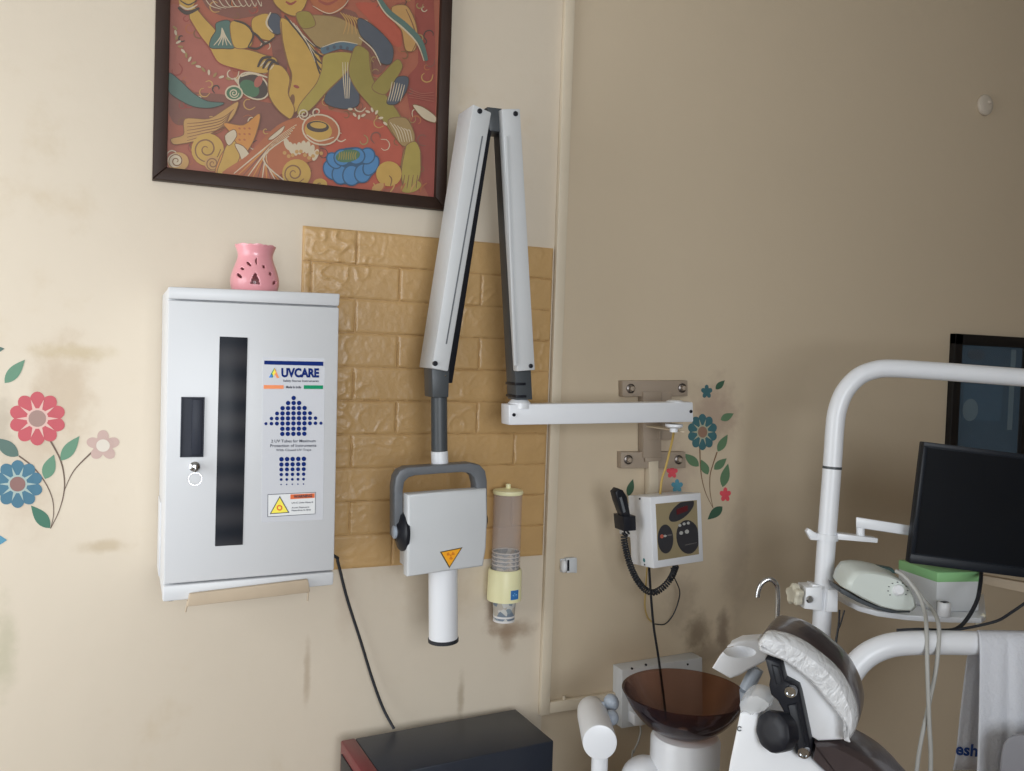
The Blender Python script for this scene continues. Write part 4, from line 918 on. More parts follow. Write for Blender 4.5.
def make_cup(zr):
    zbot = zr-CH; b = MB()
    o_ = MB(); pr_ = [(cbot-.0008, 0), (cbot, .0035), (ctop-.0006, CH-.001)]
    o_.lathe(pr_, (AX, -DD, zbot), (0, 0, 1), 36, capb=False); o_.lathe([(ctop-.0012, CH-.001), (cbot-.001, .003)], (AX, -DD, zbot), (0, 0, 1), 36, capa=False, capb=True)
    t = thing('paper_cup', V((AX, -DD, zbot)), 'x', 'paper cup', 'paper cups in the dispenser'); o_.build('wall', M['cup'], t)
    r_ = MB(); r_.tube([V((AX+ctop*math.cos(a), -DD+ctop*math.sin(a), zr)) for a in [2*math.pi*k/40 for k in range(40)]], .0014, 8, closed=True); r_.build('rim', M['paper'], t)
    r_ = MB(); r_.lathe([(cbot-.002, -.0002), (cbot+.0008, 0), (cbot+.0010, .0045), (cbot, .005)], (AX, -DD, zbot), (0, 0, 1), 36); r_.build('bottom_band', M['paper'], t); return t
first = make_cup(rim_z[0]); first['label'] = 'lowest paper cup, its printed blue-grey bottom hanging out of the pale yellow base'
for i, nm in enumerate(('second paper cup from the bottom in the clear dispenser tube', 'third paper cup from the bottom in the clear dispenser tube', 'topmost paper cup of the stack in the clear dispenser tube')):
    c_ = first.copy(); COL.objects.link(c_); c_.location = first.location+V((0, 0, rim_z[i+1]-rim_z[0])); c_['label'] = nm
    for ch in list(first.children):
        d_ = ch.copy(); COL.objects.link(d_); d_.parent = c_

# ------------------------------------------------------------------ small wall pieces
wc = thing('cable_clip', at(568, 566), 'small white plastic clip on the bare wall right of the casing', 'clip')
b = MB(); qp(b, [(567, 573.2), (576.4, 572.4), (576.2, 557.6), (566.6, 558.4)], .014, 0, .002); qp(b, [(560.6, 572), (577, 573), (577, 558), (560.6, 559)], .005, 0, .001); b.build('body', M['oldwhite'], wc)
b = MB(); c = at(564, 566.5, .014); b.ball(c+V((0, .002, 0)), (.0085, .012, .0165)); b.build('button', M['plastic'], wc)
b = MB(); qp(b, [(567.4, 571), (569.4, 571), (569.4, 560), (567.4, 560)], .0146, .010, .0004); b.build('slot', M['black'], wc)
b = MB(); c = at(983.5, 105.5); b.lathe([(.030, 0), (.033, .004), (.032, .010), (.026, .014), (.014, .016)], c, (0, -1, 0), 32)
b.lathe([(.006, .015), (.006, .020), (.004, .021)], c+V((.006, 0, .008)), (0, -1, 0), 14)
o = b.build('cover_plate', M['bone'], None, c); tag(o, 'round pale plastic cap high on the right side of the wall', 'cover plate')
fr_ = at(955.5, 333.5, .02); pf = thing('picture_frame', V((fr_.x+.2, 0, fr_.z-.5)), 'dark framed glazed picture behind the white post and monitor', 'picture')
gx0, gx1, gz1, gz0 = fr_.x, at(1033, 340, .02).x, fr_.z, at(950, 470, .02).z
b = MB(); t_ = .034
for q in (((gx0, -.022, gz0), (gx0+t_, 0, gz1)), ((gx1-t_, -.022, gz0), (gx1, 0, gz1)), ((gx0, -.022, gz1-t_), (gx1, 0, gz1)), ((gx0, -.022, gz0), (gx1, 0, gz0+t_))): b.box(*q, .002)
b.build('frame', mat('black_frame', (.010, .009, .009, 1), .5, spec=.25), pf)
b = MB()
def pq(pts, mi, o=0): b.prism([V((gx0+t_+(gx1-gx0-2*t_)*u, -.008-o, gz0+t_+(gz1-gz0-2*t_)*v)) for u, v in pts], (0, .0015, 0), mi=mi)
pq([(0, 0), (1, 0), (1, 1), (0, 1)], 0); pq([(.36, .70), (.80, .68), (.80, .74), (.36, .76)], 1, .0004); pq([(.1, .35), (.70, .33), (.72, .66), (.1, .66)], 2, .0003)
pq([(.82, .25), (.90, .25), (.90, .98), (.82, .98)], 3, .0005); pq([(.16+.12*math.cos(t)+.06, .43+.10*math.sin(t)) for t in [2*math.pi*k/16 for k in range(16)]], 3, .0006); pq([(.25+.14*math.cos(t)+.02, .92+.05*math.sin(t)) for t in [2*math.pi*k/16 for k in range(16)]], 1, .0006)
b.build('print', [mat('print_reflect_teal', (.038, .075, .10, 1), .7, spec=.15), mat('print_reflect_dark', (.025, .042, .055, 1), .6), mat('print_reflect_blue', (.05, .10, .135, 1), .7, spec=.15), mat('print_reflect_pale', (.15, .19, .19, 1), .6)], pf, sharp=30)  # bluish reflections in the glass are painted into these tones
b = MB(); b.box((gx0+t_-.002, -.0125, gz0+t_-.002), (gx1-t_+.002, -.0105, gz1-t_+.002)); b.build('pane', glassy('picture_glass', (.9, .95, 1, 1), .08, .035, .25), pf)
# electrical box low on the wall
EB = .048
eb = thing('socket_box', at(660, 690), 'white electrical socket box on the wall behind the brown bowl', 'electrical box')
b = MB(); qp(b, [(621.5, 728.6), (703, 716), (702.4, 657.4), (622.3, 670.2)], EB, 0, .0025); b.build('housing', M['oldwhite'], eb)
b = MB(); qp(b, [(629, 722), (661, 717), (661, 671), (629, 676)], EB+.002, EB-.002, .001); b.build('socket_plate', M['white'], eb)
for (x, y) in ((632, 668.6), (646, 664.8), (687.6, 664.3)):
    c = at(x, y, EB); b = MB(); b.lathe([(.003, -.002), (.003, .0014)], c, (0, -1, 0), 12); b.build('screw', M['black'], eb)
pl = thing('plug', at(638, 714, EB), 'small white plug with a pale lead below the brown bowl', 'plug')
b = MB(); qp(b, [(634.4, 726), (643, 726), (642, 714), (634, 714)], EB+.028, EB+.002, .003); b.build('body', M['plastic'], pl)
b = MB(); b.tube(spline([at(640, 724, EB+.02), at(640.6, 732, EB+.02), at(638, 742, EB+.02), at(634, 752, EB+.025), at(631, 775, EB+.03), V((at(631, 775, EB+.03).x, -EB-.03, .004))], 6), .0022, 8); b.build('lead', M['greywire'], pl)

# ------------------------------------------------------------------ dark equipment case at the bottom
A_, C_ = atz(340.5, 740.6, ZB), atz(554, 740.6, ZB); B_ = CB
D_ = A_+C_-B_
dv = (C_-B_); al = (A_-B_)
ec = thing('equipment_case', V(((A_.x+C_.x)/2, C_.y/2, 0)), 'black equipment case with a dark red end standing against the wall', 'equipment case')
E_ = B_+al*.925; F_ = C_+al*.925
dn = V((0, 0, -ZB))
b = MB(); b.hexa([F_+dn, C_+dn, C_, F_, E_+dn, B_+dn, B_, E_], .004); b.build('case', M['navybox'], ec)
b = MB(); A2, D2 = A_, D_
b.hexa([D2+dn, F_+dn, F_+V((0, 0, .001)), D2+V((0, 0, .001)), A2+dn, E_+dn, E_+V((0, 0, .001)), A2+V((0, 0, .001))], .004)
b.build('front_bezel', M['redbox'], ec)
b = MB(); ln = al.normalized(); b.hexa([D2+dn*.96+ln*.003+(A2-D2)*.08, D2+dn*.96-ln*.002+(A2-D2)*.08, D2+dn*.03-ln*.002+(A2-D2)*.08, D2+dn*.03+ln*.003+(A2-D2)*.08, A2+dn*.96+ln*.003-(A2-D2)*.08, A2+dn*.96-ln*.002-(A2-D2)*.08, A2+dn*.03-ln*.002-(A2-D2)*.08, A2+dn*.03+ln*.003-(A2-D2)*.08], .001)
b.build('front_panel', M['black'], ec)

# ------------------------------------------------------------------ spittoon unit
TB = 1.85
bc2 = dp(684.5, 691, TB)
sp = thing('spittoon', V((bc2.x, bc2.y, 0)), 'white dental spittoon with a smoked brown glass bowl', 'spittoon')
kb_ = TB/FPX; RB = 62.3*kb_
outp = [(.046, -.088), (.066, -.080), (.092, -.060), (.112, -.036), (.125, -.014), (RB, 0)]
outp = [(p.x, p.y) for p in spline([(r, h, 0) for r, h in outp], 6)]
b = MB(); inp = [(max(.001, r-.0055), h+.004*(1-i/len(outp))) for i, (r, h) in enumerate(outp)]
b.lathe(outp+[(RB-.0025, .0015)]+inp[::-1], bc2, (0, 0, 1), 72, capa=True, capb=True)
bo = b.build('bowl', M['bowl'], sp); bo['label'] = 'smoked brown glass bowl'
b = MB(); b.lathe([(.012, .001), (.012, .004), (.009, .006)], bc2+V((0, 0, -.084)), (0, 0, 1), 20); b.build('drain', M['chrome'], sp)
b = MB(); b.lathe([(.080, .004), (.074, .0), (.072, -.004)], bc2+V((0, 0, -.092)), (0, 0, 1), 4)
b = MB(); cz_ = bc2.z-.089; b.lathe([(.078, 0), (.0735, .02), (.0735, cz_-.014), (.068, cz_-.004), (.05, cz_)], V((bc2.x, bc2.y, 0))+r0*.006, (0, 0, 1), 48); b.build('pedestal', M['white'], sp)
sh = dp(646, 784, TB); b = MB(); b.ball(sh, (.055, .06, .058)); b.cyl((sh.x, sh.y, 0), sh, .05, 28); b.build('shoulder', M['white'], sp)
b0, b1 = dp(591, 708, 2.02), dp(599.7, 742, 1.80)
b = MB(); axd = (b0-b1).normalized(); Lc = (b0-b1).length
b.lathe([(.0300, -.0005), (.0352, .0015), (.0358, .006), (.0352, Lc*.75), (.0325, Lc*.93), (.024, Lc), (.010, Lc+.004)], b1, axd, 44); vc = b.build('valve_cylinder', M['plastic'], sp)
b = MB(); b.lathe([(.0355, 0), (.0350, .003), (.030, .0045)], b1, -axd, 44); b.build('end_cap', M['white'], vc)
for (x, y, t, r) in ((611.3, 702.6, 1.97, 7.4), (611.8, 717.5, 1.93, 6.6)):
    c = dp(x, y, t); b = MB(); b.ball(c, (r*t/FPX, r*t/FPX*1.2, r*t/FPX*1.15)); b.cyl(c, c+(dp(601, y+2, t)-c)*1.0, .006, 12); b.build('valve_knob', M['bluegrey'], vc)
s0 = dp(600, 752, 1.85); b = MB(); b.cyl((s0.x, s0.y, .02), s0+V((0, 0, .01)), .0175, 24); b.cyl((s0.x, s0.y, .03), (bc2.x, bc2.y, .03), .016, 16); b.build('stem', M['white'], sp)
q = [dp(757.4, 597, 1.95), dp(758.4, 590.5, 1.95), dp(762, 583, 1.95), dp(769, 579.2, 1.95), dp(775.4, 583, 1.95), dp(777.6, 592, 1.95), dp(777.4, 612, 1.95), dp(776, 650, 1.95)]
en = q[-1]; q += [V((en.x, en.y, en.z-.15)), V((en.x, en.y, .35)), V((en.x, en.y, .10)), V((en.x-.02, en.y, .08)), V((bc2.x+.05, bc2.y+.01, .08))]
b = MB(); b.tube(spline(q[:8], 8)+[v for v in q[8:]], .0056, 12); b.build('water_spout', M['chrome'], sp)
# scooped white holder between bowl and headrest
HX = ray(960, 360); HX = V((HX.x, HX.y, 0)).normalized()
so = [(711.5, 668.5), (719, 656.5), (727, 646.5), (737.6, 641.5), (757, 640), (768, 648), (767, 661), (750, 669.5), (739, 676), (730, 679)]
holder = thing('instrument_holder', dp(740, 660, 1.66), 'scooped white plastic holder between the brown bowl and the headrest', 'holder')
b = MB(); b.prism([dp(x, y, 1.66) for x, y in so], HX*.05, .005, 3)
ho = b.build('scoop', M['plastic'], holder)
cm = MB(); cm.ball(dp(738.5, 651, 1.665), (.030, .05, .0115)); cut = cm.build('hollow', M['plastic'], None, dp(738.5, 651, 1.665))
md = ho.modifiers.new('hollow', 'BOOLEAN'); md.operation = 'DIFFERENCE'; md.object = cut; md.solver = 'EXACT'
dg = bpy.context.evaluated_depsgraph_get(); dg.update(); nm = bpy.data.meshes.new_from_object(ho.evaluated_get(dg)); ho.modifiers.clear()
if len(nm.polygons) > 20: ho.data = nm
ho.data.polygons.foreach_set('use_smooth', [True]*len(ho.data.polygons)); ho.data.set_sharp_from_angle(angle=math.radians(35))
bpy.data.objects.remove(cut)
b = MB(); ja, jb = dp(757, 668, 1.685), dp(746, 690, 1.685); b.cyl(ja, jb, .0135, 22); jc = dp(748, 720, 1.70); b.tube([jb, jc, V((jc.x, jc.y, jc.z-.2)), V((jc.x, jc.y, 0))], .0125, 16)
b.build('post', M['bluegrey'], holder)

# ------------------------------------------------------------------ dental chair (headrest and top of the backrest)
TH = 1.42
def z6(x, y): return (x/4.79+700, y/4.79+610)
def hp3(x, y, off=0.0): return dp(*z6(x, y), TH)+HX*off
ch = thing('dental_chair', V((hp3(500, 700, .15).x, hp3(500, 700, .15).y, 0)), 'dental chair with a plastic-wrapped brown headrest on a black bracket', 'dental chair')
outer = [(300, 122), (330, 106), (420, 124), (500, 162), (580, 220), (650, 282), (700, 350), (738, 430), (756, 500), (752, 555), (733, 600), (706, 628)]
inner = [(695, 598), (688, 540), (648, 480), (598, 420), (540, 352), (470, 292), (400, 242), (332, 216), (286, 192), (278, 150)]
prof_ = sp2(outer, 4)+sp2(inner, 4)
cx_, cy_ = 560, 340
def loft(rings, name, m, parent, capa=True, capb=True):
    b = MB(); n = len(rings[0]); vs = [p for r in rings for p in r]; fs = []
    for i in range(len(rings)-1):
        for k in range(n): fs.append([i*n+k, i*n+(k+1) % n, (i+1)*n+(k+1) % n, (i+1)*n+k])
    b.add(vs, fs)
    if capa: b.poly(rings[0])
    if capb: b.poly(rings[-1])
    return b.build(name, m, parent, sharp=60)
def inset(pts, d):                                   # pull an outline inwards by d photo-crop units
    n = len(pts); A = sum(pts[i][0]*pts[(i+1) % n][1]-pts[(i+1) % n][0]*pts[i][1] for i in range(n)); sg = 1 if A > 0 else -1; out = []
    for i in range(n):
        (x0, y0), (x1, y1) = pts[i-1], pts[(i+1) % n]; dx, dy = x1-x0, y1-y0; l = math.hypot(dx, dy) or 1
        out.append((pts[i][0]-sg*dy/l*d, pts[i][1]+sg*dx/l*d))
    return out
def ring(pts, d, off): return [hp3(x, y, off) for x, y in inset(pts, d)]
cover = loft([ring(prof_, 24, -.016), ring(prof_, 14, -.013), ring(prof_, 5, -.006), ring(prof_, 0, .004), ring(prof_, 1, .016), ring(prof_, 6, .022)], 'plastic_cover', M['wrap'], ch)
cover['label'] = 'clear plastic wrap over white'
loft([ring(prof_, 6, .010), ring(prof_, -1, .020), ring(prof_, -4, .045), ring(prof_, -4, .085), ring(prof_, -1, .105), ring(prof_, 5, .118), ring(prof_, 13, .125)], 'headrest_cushion', M['brownvinyl'], ch)['label'] = 'dark brown vinyl cushion'
shp = [(334, 216), (400, 242), (470, 292), (540, 352), (598, 420), (650, 480), (692, 545), (697, 598), (690, 636), (560, 642), (528, 622), (505, 520), (470, 380), (400, 320)]
b = MB(); b.prism([hp3(x, y, .012) for x, y in shp], HX*.095, .004, 3); b.build('headrest_shell', M['plastic'], ch)
br = [(318, 226), (350, 226), (392, 242), (412, 326), (440, 338), (474, 358), (486, 395), (508, 500), (534, 632), (534, 690), (478, 694), (458, 650), (430, 560), (408, 480), (378, 425), (345, 395), (336, 350), (342, 318)]
b = MB(); b.prism([hp3(x, y, -.012) for x, y in br], HX*.06, .003, 2); brk = b.build('headrest_bracket', M['black'], ch)
b = MB(); b.prism([hp3(x, y, -.016) for x, y in ((352, 250), (386, 260), (404, 335), (376, 345))], HX*.006, .002, 2); b.prism([hp3(x, y, -.018) for x, y in ((430, 440), (470, 430), (515, 640), (480, 650))], HX*.01, .003, 2); b.build('bracket_rib', M['rubber'], brk)
b = MB(); b.prism([hp3(x, y, .020) for x, y in ((312, 226), (330, 226), (350, 330), (384, 470), (364, 468), (332, 345))], HX*.01, .001); b.build('metal_strip', M['white'], ch)
for (x, y) in ((441, 377), (504, 666)):
    c = hp3(x, y, -.012); b = MB(); b.lathe([(.0100, -.004), (.0100, .004), (.0088, .0065), (.0062, .0065), (.0055, .003), (.0018, .003)], c, -HX, 28); b.build('bolt', M['chrome'], brk)
c = hp3(380, 560, -.020); axk = (-HX*.75-RT*.55+UP*.22).normalized()
b = MB(); N_ = 60; vs = []; fs = []; qq = V((0, 0, 1)).rotation_difference(axk)
for (r, h) in ((.024, -.016), (.031, -.014), (.0325, .004), (.0312, .012), (.026, .016), (.013, .017)):
    for k in range(N_):
        a = 2*math.pi*k/N_; rr = r*(1+.018*math.cos(9*a)) if r > .025 else r; vs.append(c+qq @ V((rr*math.cos(a), rr*math.sin(a), h)))
for i in range(5):
    for k in range(N_): fs.append([i*N_+k, i*N_+(k+1) % N_, (i+1)*N_+(k+1) % N_, (i+1)*N_+k])
fs += [list(range(N_))[::-1], [5*N_+k for k in range(N_)]]; b.add(vs, fs); b.build('clamp_knob', M['black'], ch)
bs = [(186, 500), (214, 486), (262, 494), (300, 540), (340, 606), (400, 660), (470, 694), (530, 724), (600, 790), (720, 1000), (820, 1400), (260, 1400), (96, 1000), (138, 735)]
b = MB(); b.prism([hp3(x, y, .004) for x, y in bs], HX*.12, .007, 3); bsh = b.build('backrest_shell', M['plastic'], ch)
b = MB(); c = hp3(187, 572, .004); b.tube([c-HX*.001+RT*(.0034*math.cos(t))+UP*(.0034*math.sin(t)) for t in [.6+5*k/14 for k in range(15)]], .0009, 6); b.build('hook', M['steel'], bsh)
wr = [(188, 500), (186, 450), (212, 415), (256, 402), (312, 420), (336, 446), (318, 486), (268, 500), (240, 508), (214, 490)]
wr = sp2(wr, 3, True); wm = glassy('thin_plastic_film', (.93, .94, .95, 1), .2, .34, .6)
loft([[hp3(x, y, .05) for x, y in wr], [hp3(x+2*math.sin(i*1.9), y+3*math.sin(i*2.3), .02) for i, (x, y) in enumerate(inset(wr, -3))], [hp3(x+4*math.sin(i*1.3), y+4*math.sin(i*2.9), -.002) for i, (x, y) in enumerate(inset(wr, 8))]], 'plastic_film', wm, bsh)
bk = sp2([(540, 646), (600, 644), (650, 652), (720, 684), (790, 724), (850, 768), (930, 850), (1020, 990), (1080, 1400)], 4)+[(820, 1400), (720, 1000), (600, 790), (530, 724)]
loft([ring(bk, 14, .002), ring(bk, 3, .010), ring(bk, 0, .025), ring(bk, 0, .085), ring(bk, 8, .11)], 'backrest_cushion', M['brownvinyl'], ch)
lo = hp3(540, 1330, .13); lo2 = hp3(960, 1330, .13)
b = MB(); b.box((lo.x+.02, lo.y-.22, 0), (lo2.x+.05, lo.y+.04, .06), .012); b.box((lo.x+.03, lo.y-.12, .05), (lo2.x, lo.y+.03, max(.3, lo.z+.05)), .012); b.build('chair_base', M['white'], ch)

# ------------------------------------------------------------------ white lamp post with its tray
TP = 2.0
po = thing('lamp_post', V((dp(812, 780, TP).x, dp(812, 780, TP).y, 0)), 'tall white lamp post bent over to the right above the monitor', 'post')
foot = dp(815, 745, TP)
pth = [V((foot.x, foot.y, 0)), V((foot.x, foot.y, foot.z*.5)), foot]+spline([dp(*p, TP) for p in ((820.8, 640), (825.2, 560), (832.3, 465), (834.8, 428), (837.6, 409), (845, 391), (858, 377), (873, 370.4), (890, 368.4), (930, 370.6), (1024, 377.6), (1110, 384), (1420, 408))], 7)
b = MB(); b.tube(pth, .0208, 28); b.lathe([(.12, 0), (.12, .015), (.05, .03), (.03, .05)], (foot.x, foot.y, 0), (0, 0, 1), 40); b.build('pole', M['white'], po)
pd = (dp(825.2, 560, TP)-dp(832.3, 465, TP)).normalized()
b = MB(); c = dp(832.2, 467.6, TP); b.lathe([(.0206, -.003), (.0214, -.003), (.0214, .003), (.0206, .003)], c, pd, 28); b.build('seam_ring', M['steel'], po)
def slab(mb, pts, t, thick, bev=0.001, mi=0): mb.prism([dp(x, y, t) for x, y in pts], fw*thick, bev, 2, mi)
b = MB(); c = dp(826.8, 536.6, TP); b.lathe([(.0206, -.007), (.0255, -.007), (.0255, .007), (.0206, .007)], c, pd, 28)
slab(b, [(838, 533.6), (878, 538.6), (877.6, 543), (838, 539.6)], TP-.02, .04); slab(b, [(806.4, 531.6), (809, 528.6), (819, 535), (818, 540.5), (811, 540)], TP-.01, .015); b.build('monitor_clamp', M['white'], po)
ar = thing('monitor_mount', dp(860, 530, TP), 'short white monitor arm standing on the post clamp plate', 'monitor mount')
b = MB(); c0, c1 = dp(860.4, 536.2, TP), dp(860.4, 518, TP); b.cyl(c0, c1, .0092, 20, bev=.001); b.build('pivot', M['white'], ar)
b = MB(); b.hexa([dp(856, 527.5, TP-.012), dp(945, 541, TP-.004), dp(945, 531, TP-.004), dp(856, 516.8, TP-.012)]+[dp(856, 527.5, TP+.012), dp(945, 541, TP+.014), dp(945, 531, TP+.014), dp(856, 516.8, TP+.012)], .003); b.build('bar', M['white'], ar)
# lower clamp with star knob
b = MB(); slab(b, [(806, 587.5), (823, 587), (822, 611), (804.5, 609)], TP-.028, .056, .003); slab(b, [(813, 584.5), (830, 587), (829, 590.5), (812, 588)], TP-.02, .04, .001); slab(b, [(828, 590), (838.4, 589.4), (838, 612.4), (826.5, 612)], TP-.03, .06, .003)
tc_ = b.build('tray_clamp', M['plastic'], po)
b = MB(); c = dp(809.5, 599.2, TP-.028); b.lathe([(.0075, -.002), (.0085, .003), (.006, .006)], c, -fw, 20); b.build('clamp_bolt', M['chrome'], tc_)
b = MB(); c = dp(795.5, 594.5, TP-.01); kx = (-RT*.95+UP*.05-fw*.3).normalized(); qq = V((0, 0, 1)).rotation_difference(kx); vs = []; fs = []; N_ = 50
for (r, h) in ((.009, -.024), (.010, -.006), (.021, -.006), (.0225, 0), (.0225, .008), (.017, .013)):
    for k in range(N_):
        a = 2*math.pi*k/N_; rr = r*(1+.16*math.cos(5*a)) if r > .015 else r; vs.append(c+qq @ V((rr*math.cos(a), rr*math.sin(a), h)))
for i in range(5):
    for k in range(N_): fs.append([i*N_+k, i*N_+(k+1) % N_, (i+1)*N_+(k+1) % N_, (i+1)*N_+k])
fs += [list(range(N_))[::-1], [5*N_+k for k in range(N_)]]; b.add(vs, fs); b.build('star_knob', M['ivory'], tc_)
ZT = dp(905, 614.8, 1.92).z
fp = [(838, 595.5), (847, 600.5), (858.4, 606), (877.4, 611), (905.8, 614.8), (924.7, 616.2), (950, 617.2), (981.6, 617.8), (986, 615)]
bp2 = [(984, 594), (930, 590), (880, 586.5), (846, 586), (838, 590)]
pts = [atz(x, y, ZT) for x, y in fp]+[atz(x, y, ZT) for x, y in bp2]
b = MB(); b.prism(pts, V((0, 0, -.0125)), .002, 2); tray = b.build('tray', M['white'], po)
for (x, y) in ((983.5, 615.8), (974, 628.5)):
    b = MB(); b.ball(atz(x, y, ZT) if y < 620 else atz(978, 616, ZT)+V((0, 0, -.018)), .0055); b.build('tray_bumper', M['ivory'], tray)
b = MB()
cable('tray_wire', [dp(839.5, 610, 1.99), dp(838.6, 625, 1.99), dp(836, 640, 1.99), dp(833, 665, 1.985), dp(830, 720, 1.98)], .0022, 'rubber', 'thin black lead hanging straight down beside the lamp post', 'cable')
cable('tray_wire', [dp(844.5, 610.5, 1.95), dp(840.5, 624, 1.955), dp(837.5, 634, 1.96), dp(835, 665, 1.96), dp(834, 720, 1.96)], .0017, 'rubber', 'thinner black lead slanting from the tray towards the lamp post', 'cable')

# scaler on the tray
sc = thing('ultrasonic_scaler', atz(876, 606, ZT), 'pale mint ultrasonic scaler unit on the white tray', 'scaler')
def zs(x, y): return (x/5.278+830, y/5.278+540)
sc_b = [(62, 246), (76, 200), (108, 158), (158, 150), (222, 156), (290, 170), (358, 196), (410, 246), (438, 304), (446, 345), (424, 369), (336, 366), (250, 346), (164, 306)]
P0 = [dp(*zs(x, y), 1.885) for x, y in sc_b]
cA = V((0, 0, 0)); 
for p in P0: cA += p/len(P0)
HB = V((fw.x, fw.y, 0)).normalized()
def zsr(sx, off, lift): return [cA+(p-cA)*sx+HB*off+V((0, 0, lift)) for p in P0]
loft([zsr(.86, -.022, .0), zsr(.94, -.018, 0), zsr(.985, -.008, 0), zsr(1.0, .006, 0), zsr(1.0, .04, .004), zsr(.95, .065, .006), zsr(.8, .075, .006)], 'body', M['mint'], sc)
b = MB(); bs_ = [(50, 250), (96, 274), (150, 306), (240, 347), (330, 369), (424, 372), (420, 382), (320, 384), (240, 366), (150, 330), (60, 282)]
b.prism([dp(*zs(x, y), 1.885)-HB*.002 for x, y in bs_], HB*.07, .001); b.build('base', M['steel'], sc)
b = MB(); b.prism([dp(*zs(x, y), 1.93) for x, y in ((56, 200), (60, 145), (96, 126), (180, 124), (330, 150), (360, 180), (200, 160))], HB*.02, .002); b.build('back_rim', M['teal'], sc)
c = dp(*zs(334, 250), 1.885)-HB*.022; b = MB(); b.lathe([(.0125, -.006), (.0115, .006), (.0095, .009)], c, (-HB+V((0, 0, .35))).normalized(), 24); b.build('dial', M['plastic'], sc)
b = MB()
for k in range(9):
    a = -0.6+k*.55; q = c+RT*(.021*math.cos(a))+UP*(.017*math.sin(a))-HB*.0005; b.ball(q+HB*.001, (.0022, .0022, .0012), n=8, m=6)
b.build('dial_marks', M['steel'], sc)
# green and white box
gb = thing('green_lidded_box', atz(940, 610, ZT), 'green-lidded white box on the tray partly behind the monitor', 'box')
Cb, Lb, Rb = atz(935.6, 612.5, ZT), atz(897, 597.5, ZT), atz(979, 611.5, ZT)
Bk = Lb+Rb-Cb; hz = (612.5-573)*depth(Cb)/FPX*1.03
def up(p, f): return V((p.x, p.y, ZT+hz*f))
b = MB(); b.hexa([up(Lb, .003), up(Cb, .003), up(Cb, .77), up(Lb, .77), up(Bk, .003), up(Rb, .003), up(Rb, .77), up(Bk, .77)], .003); b.build('body', M['oldwhite'], gb)
ce = (Lb+Rb)*.5; ex = lambda p: ce+(p-ce)*1.02
b = MB(); b.hexa([up(ex(Lb), .74), up(ex(Cb), .74), up(ex(Cb), 1.0), up(ex(Lb), 1.0), up(ex(Bk), .74), up(ex(Rb), .74), up(ex(Rb), 1.0), up(ex(Bk), 1.0)], .004); b.build('lid', M['green'], gb)
pg_ = atz(943.6, 616.0, ZT); pa = thing('power_adapter', pg_, 'small white plug adapter standing in front of the green-lidded box', 'adapter')
b = MB(); b.lathe([(.0125, 0), (.0140, .002), (.0140, .028), (.0120, .031)], pg_+V((0, 0, .0002)), (0, 0, 1), 24); b.build('body', M['plastic'], pa)
b = MB(); tcp = pg_+V((0, 0, .0312)); b.box(tcp-RT*.005-V((0, .005, 0))+V((0, 0, -.001)), tcp+RT*.001+V((.005, .003, .001)), .0003)
b.box(tcp+V((-.008, -.006, 0)), tcp+V((.008, .004, .0012)), .0004); b.build('pins', M['black'], pa)
# hoses
def zh(x, y): return (x/3.655+824, y/3.655+560)
def hose(pts, label, rr=.0042):
    e = pts[-1]; cable('scaler_hose', pts+[V((e.x, e.y, e.z-.2)), V((e.x, e.y, .02))], rr, 'greywire', label, 'hose', 12)
hose([dp(896, 571, 1.87), dp(905, 577, 1.85), dp(917.5, 593, 1.825), dp(924.5, 611, 1.79), dp(926.6, 630, 1.74), dp(927.4, 669, 1.71), dp(929.3, 724, 1.70), dp(930.7, 768, 1.70)], 'grey hose from the scaler, the front one crossing over the white rail')
hose([dp(912, 583, 1.88), dp(924, 600, 1.84), dp(933.4, 611, 1.80), dp(938.6, 625, 1.75), dp(938.6, 645, 1.725), dp(935.6, 672, 1.715), dp(929, 704, 1.712), dp(917, 768, 1.71)], 'grey hose from the tray that swings left below the white rail')

# ------------------------------------------------------------------ monitor
TM = 1.94
mo = thing('monitor', dp(1015, 515, TM), 'flat black monitor tilted on its arm in front of the picture', 'monitor')
mTL, mTR, mBL, mBR = (923.7, 441.6), (1122, 466.5), (909, 562.8), (1110, 588.5)
b = MB(); f_ = [dp(*mBL, TM), dp(*mBR, TM), dp(*mTR, TM), dp(*mTL, TM)]; b.hexa(f_+[p+fw*.022 for p in f_], .003)
ctr = (f_[0]+f_[1]+f_[2]+f_[3])*.25; q = [ctr+(p-ctr)*.62+fw*.022 for p in f_]; b.hexa(q+[ctr+(p-ctr)*.45+fw*.045 for p in f_], .003); ca2 = b.build('casing', M['bezel'], mo)
def mq(u, v, o=0.0): return (f_[3]*(1-u)+f_[2]*u)*(1-v)+(f_[0]*(1-u)+f_[1]*u)*v-fw*o
b = MB(); fr4 = [(.024, .045), (.976, .045), (.976, .915), (.024, .915)]; b.prism([mq(u, v, .0008) for u, v in fr4], fw*.003); b.build('screen', M['screen'], mo)
b = MB()
for a, c in (((0, 0), (1, .04)), ((0, .925), (1, 1)), ((0, .04), (.022, .925)), ((.978, .04), (1, .925))): b.hexa([mq(a[0], c[1], .003), mq(c[0], c[1], .003), mq(c[0], a[1], .003), mq(a[0], a[1], .003), mq(a[0], c[1], -.002), mq(c[0], c[1], -.002), mq(c[0], a[1], -.002), mq(a[0], a[1], -.002)], .001)
b.build('bezel', M['bezel'], mo)
b = MB(); q = [(983, 575.5), (1090, 594), (1090, 607), (983, 584)]; b.prism([dp(x, y, 2.005) for x, y in q], fw*.03, .002); c_ = dp(1062, 560, 1.985); b.box((c_.x-.02, c_.y-.004, c_.z-.09), (c_.x+.02, c_.y+.012, c_.z+.06), .002); b.build('backing_batten', M['wood'], mo)
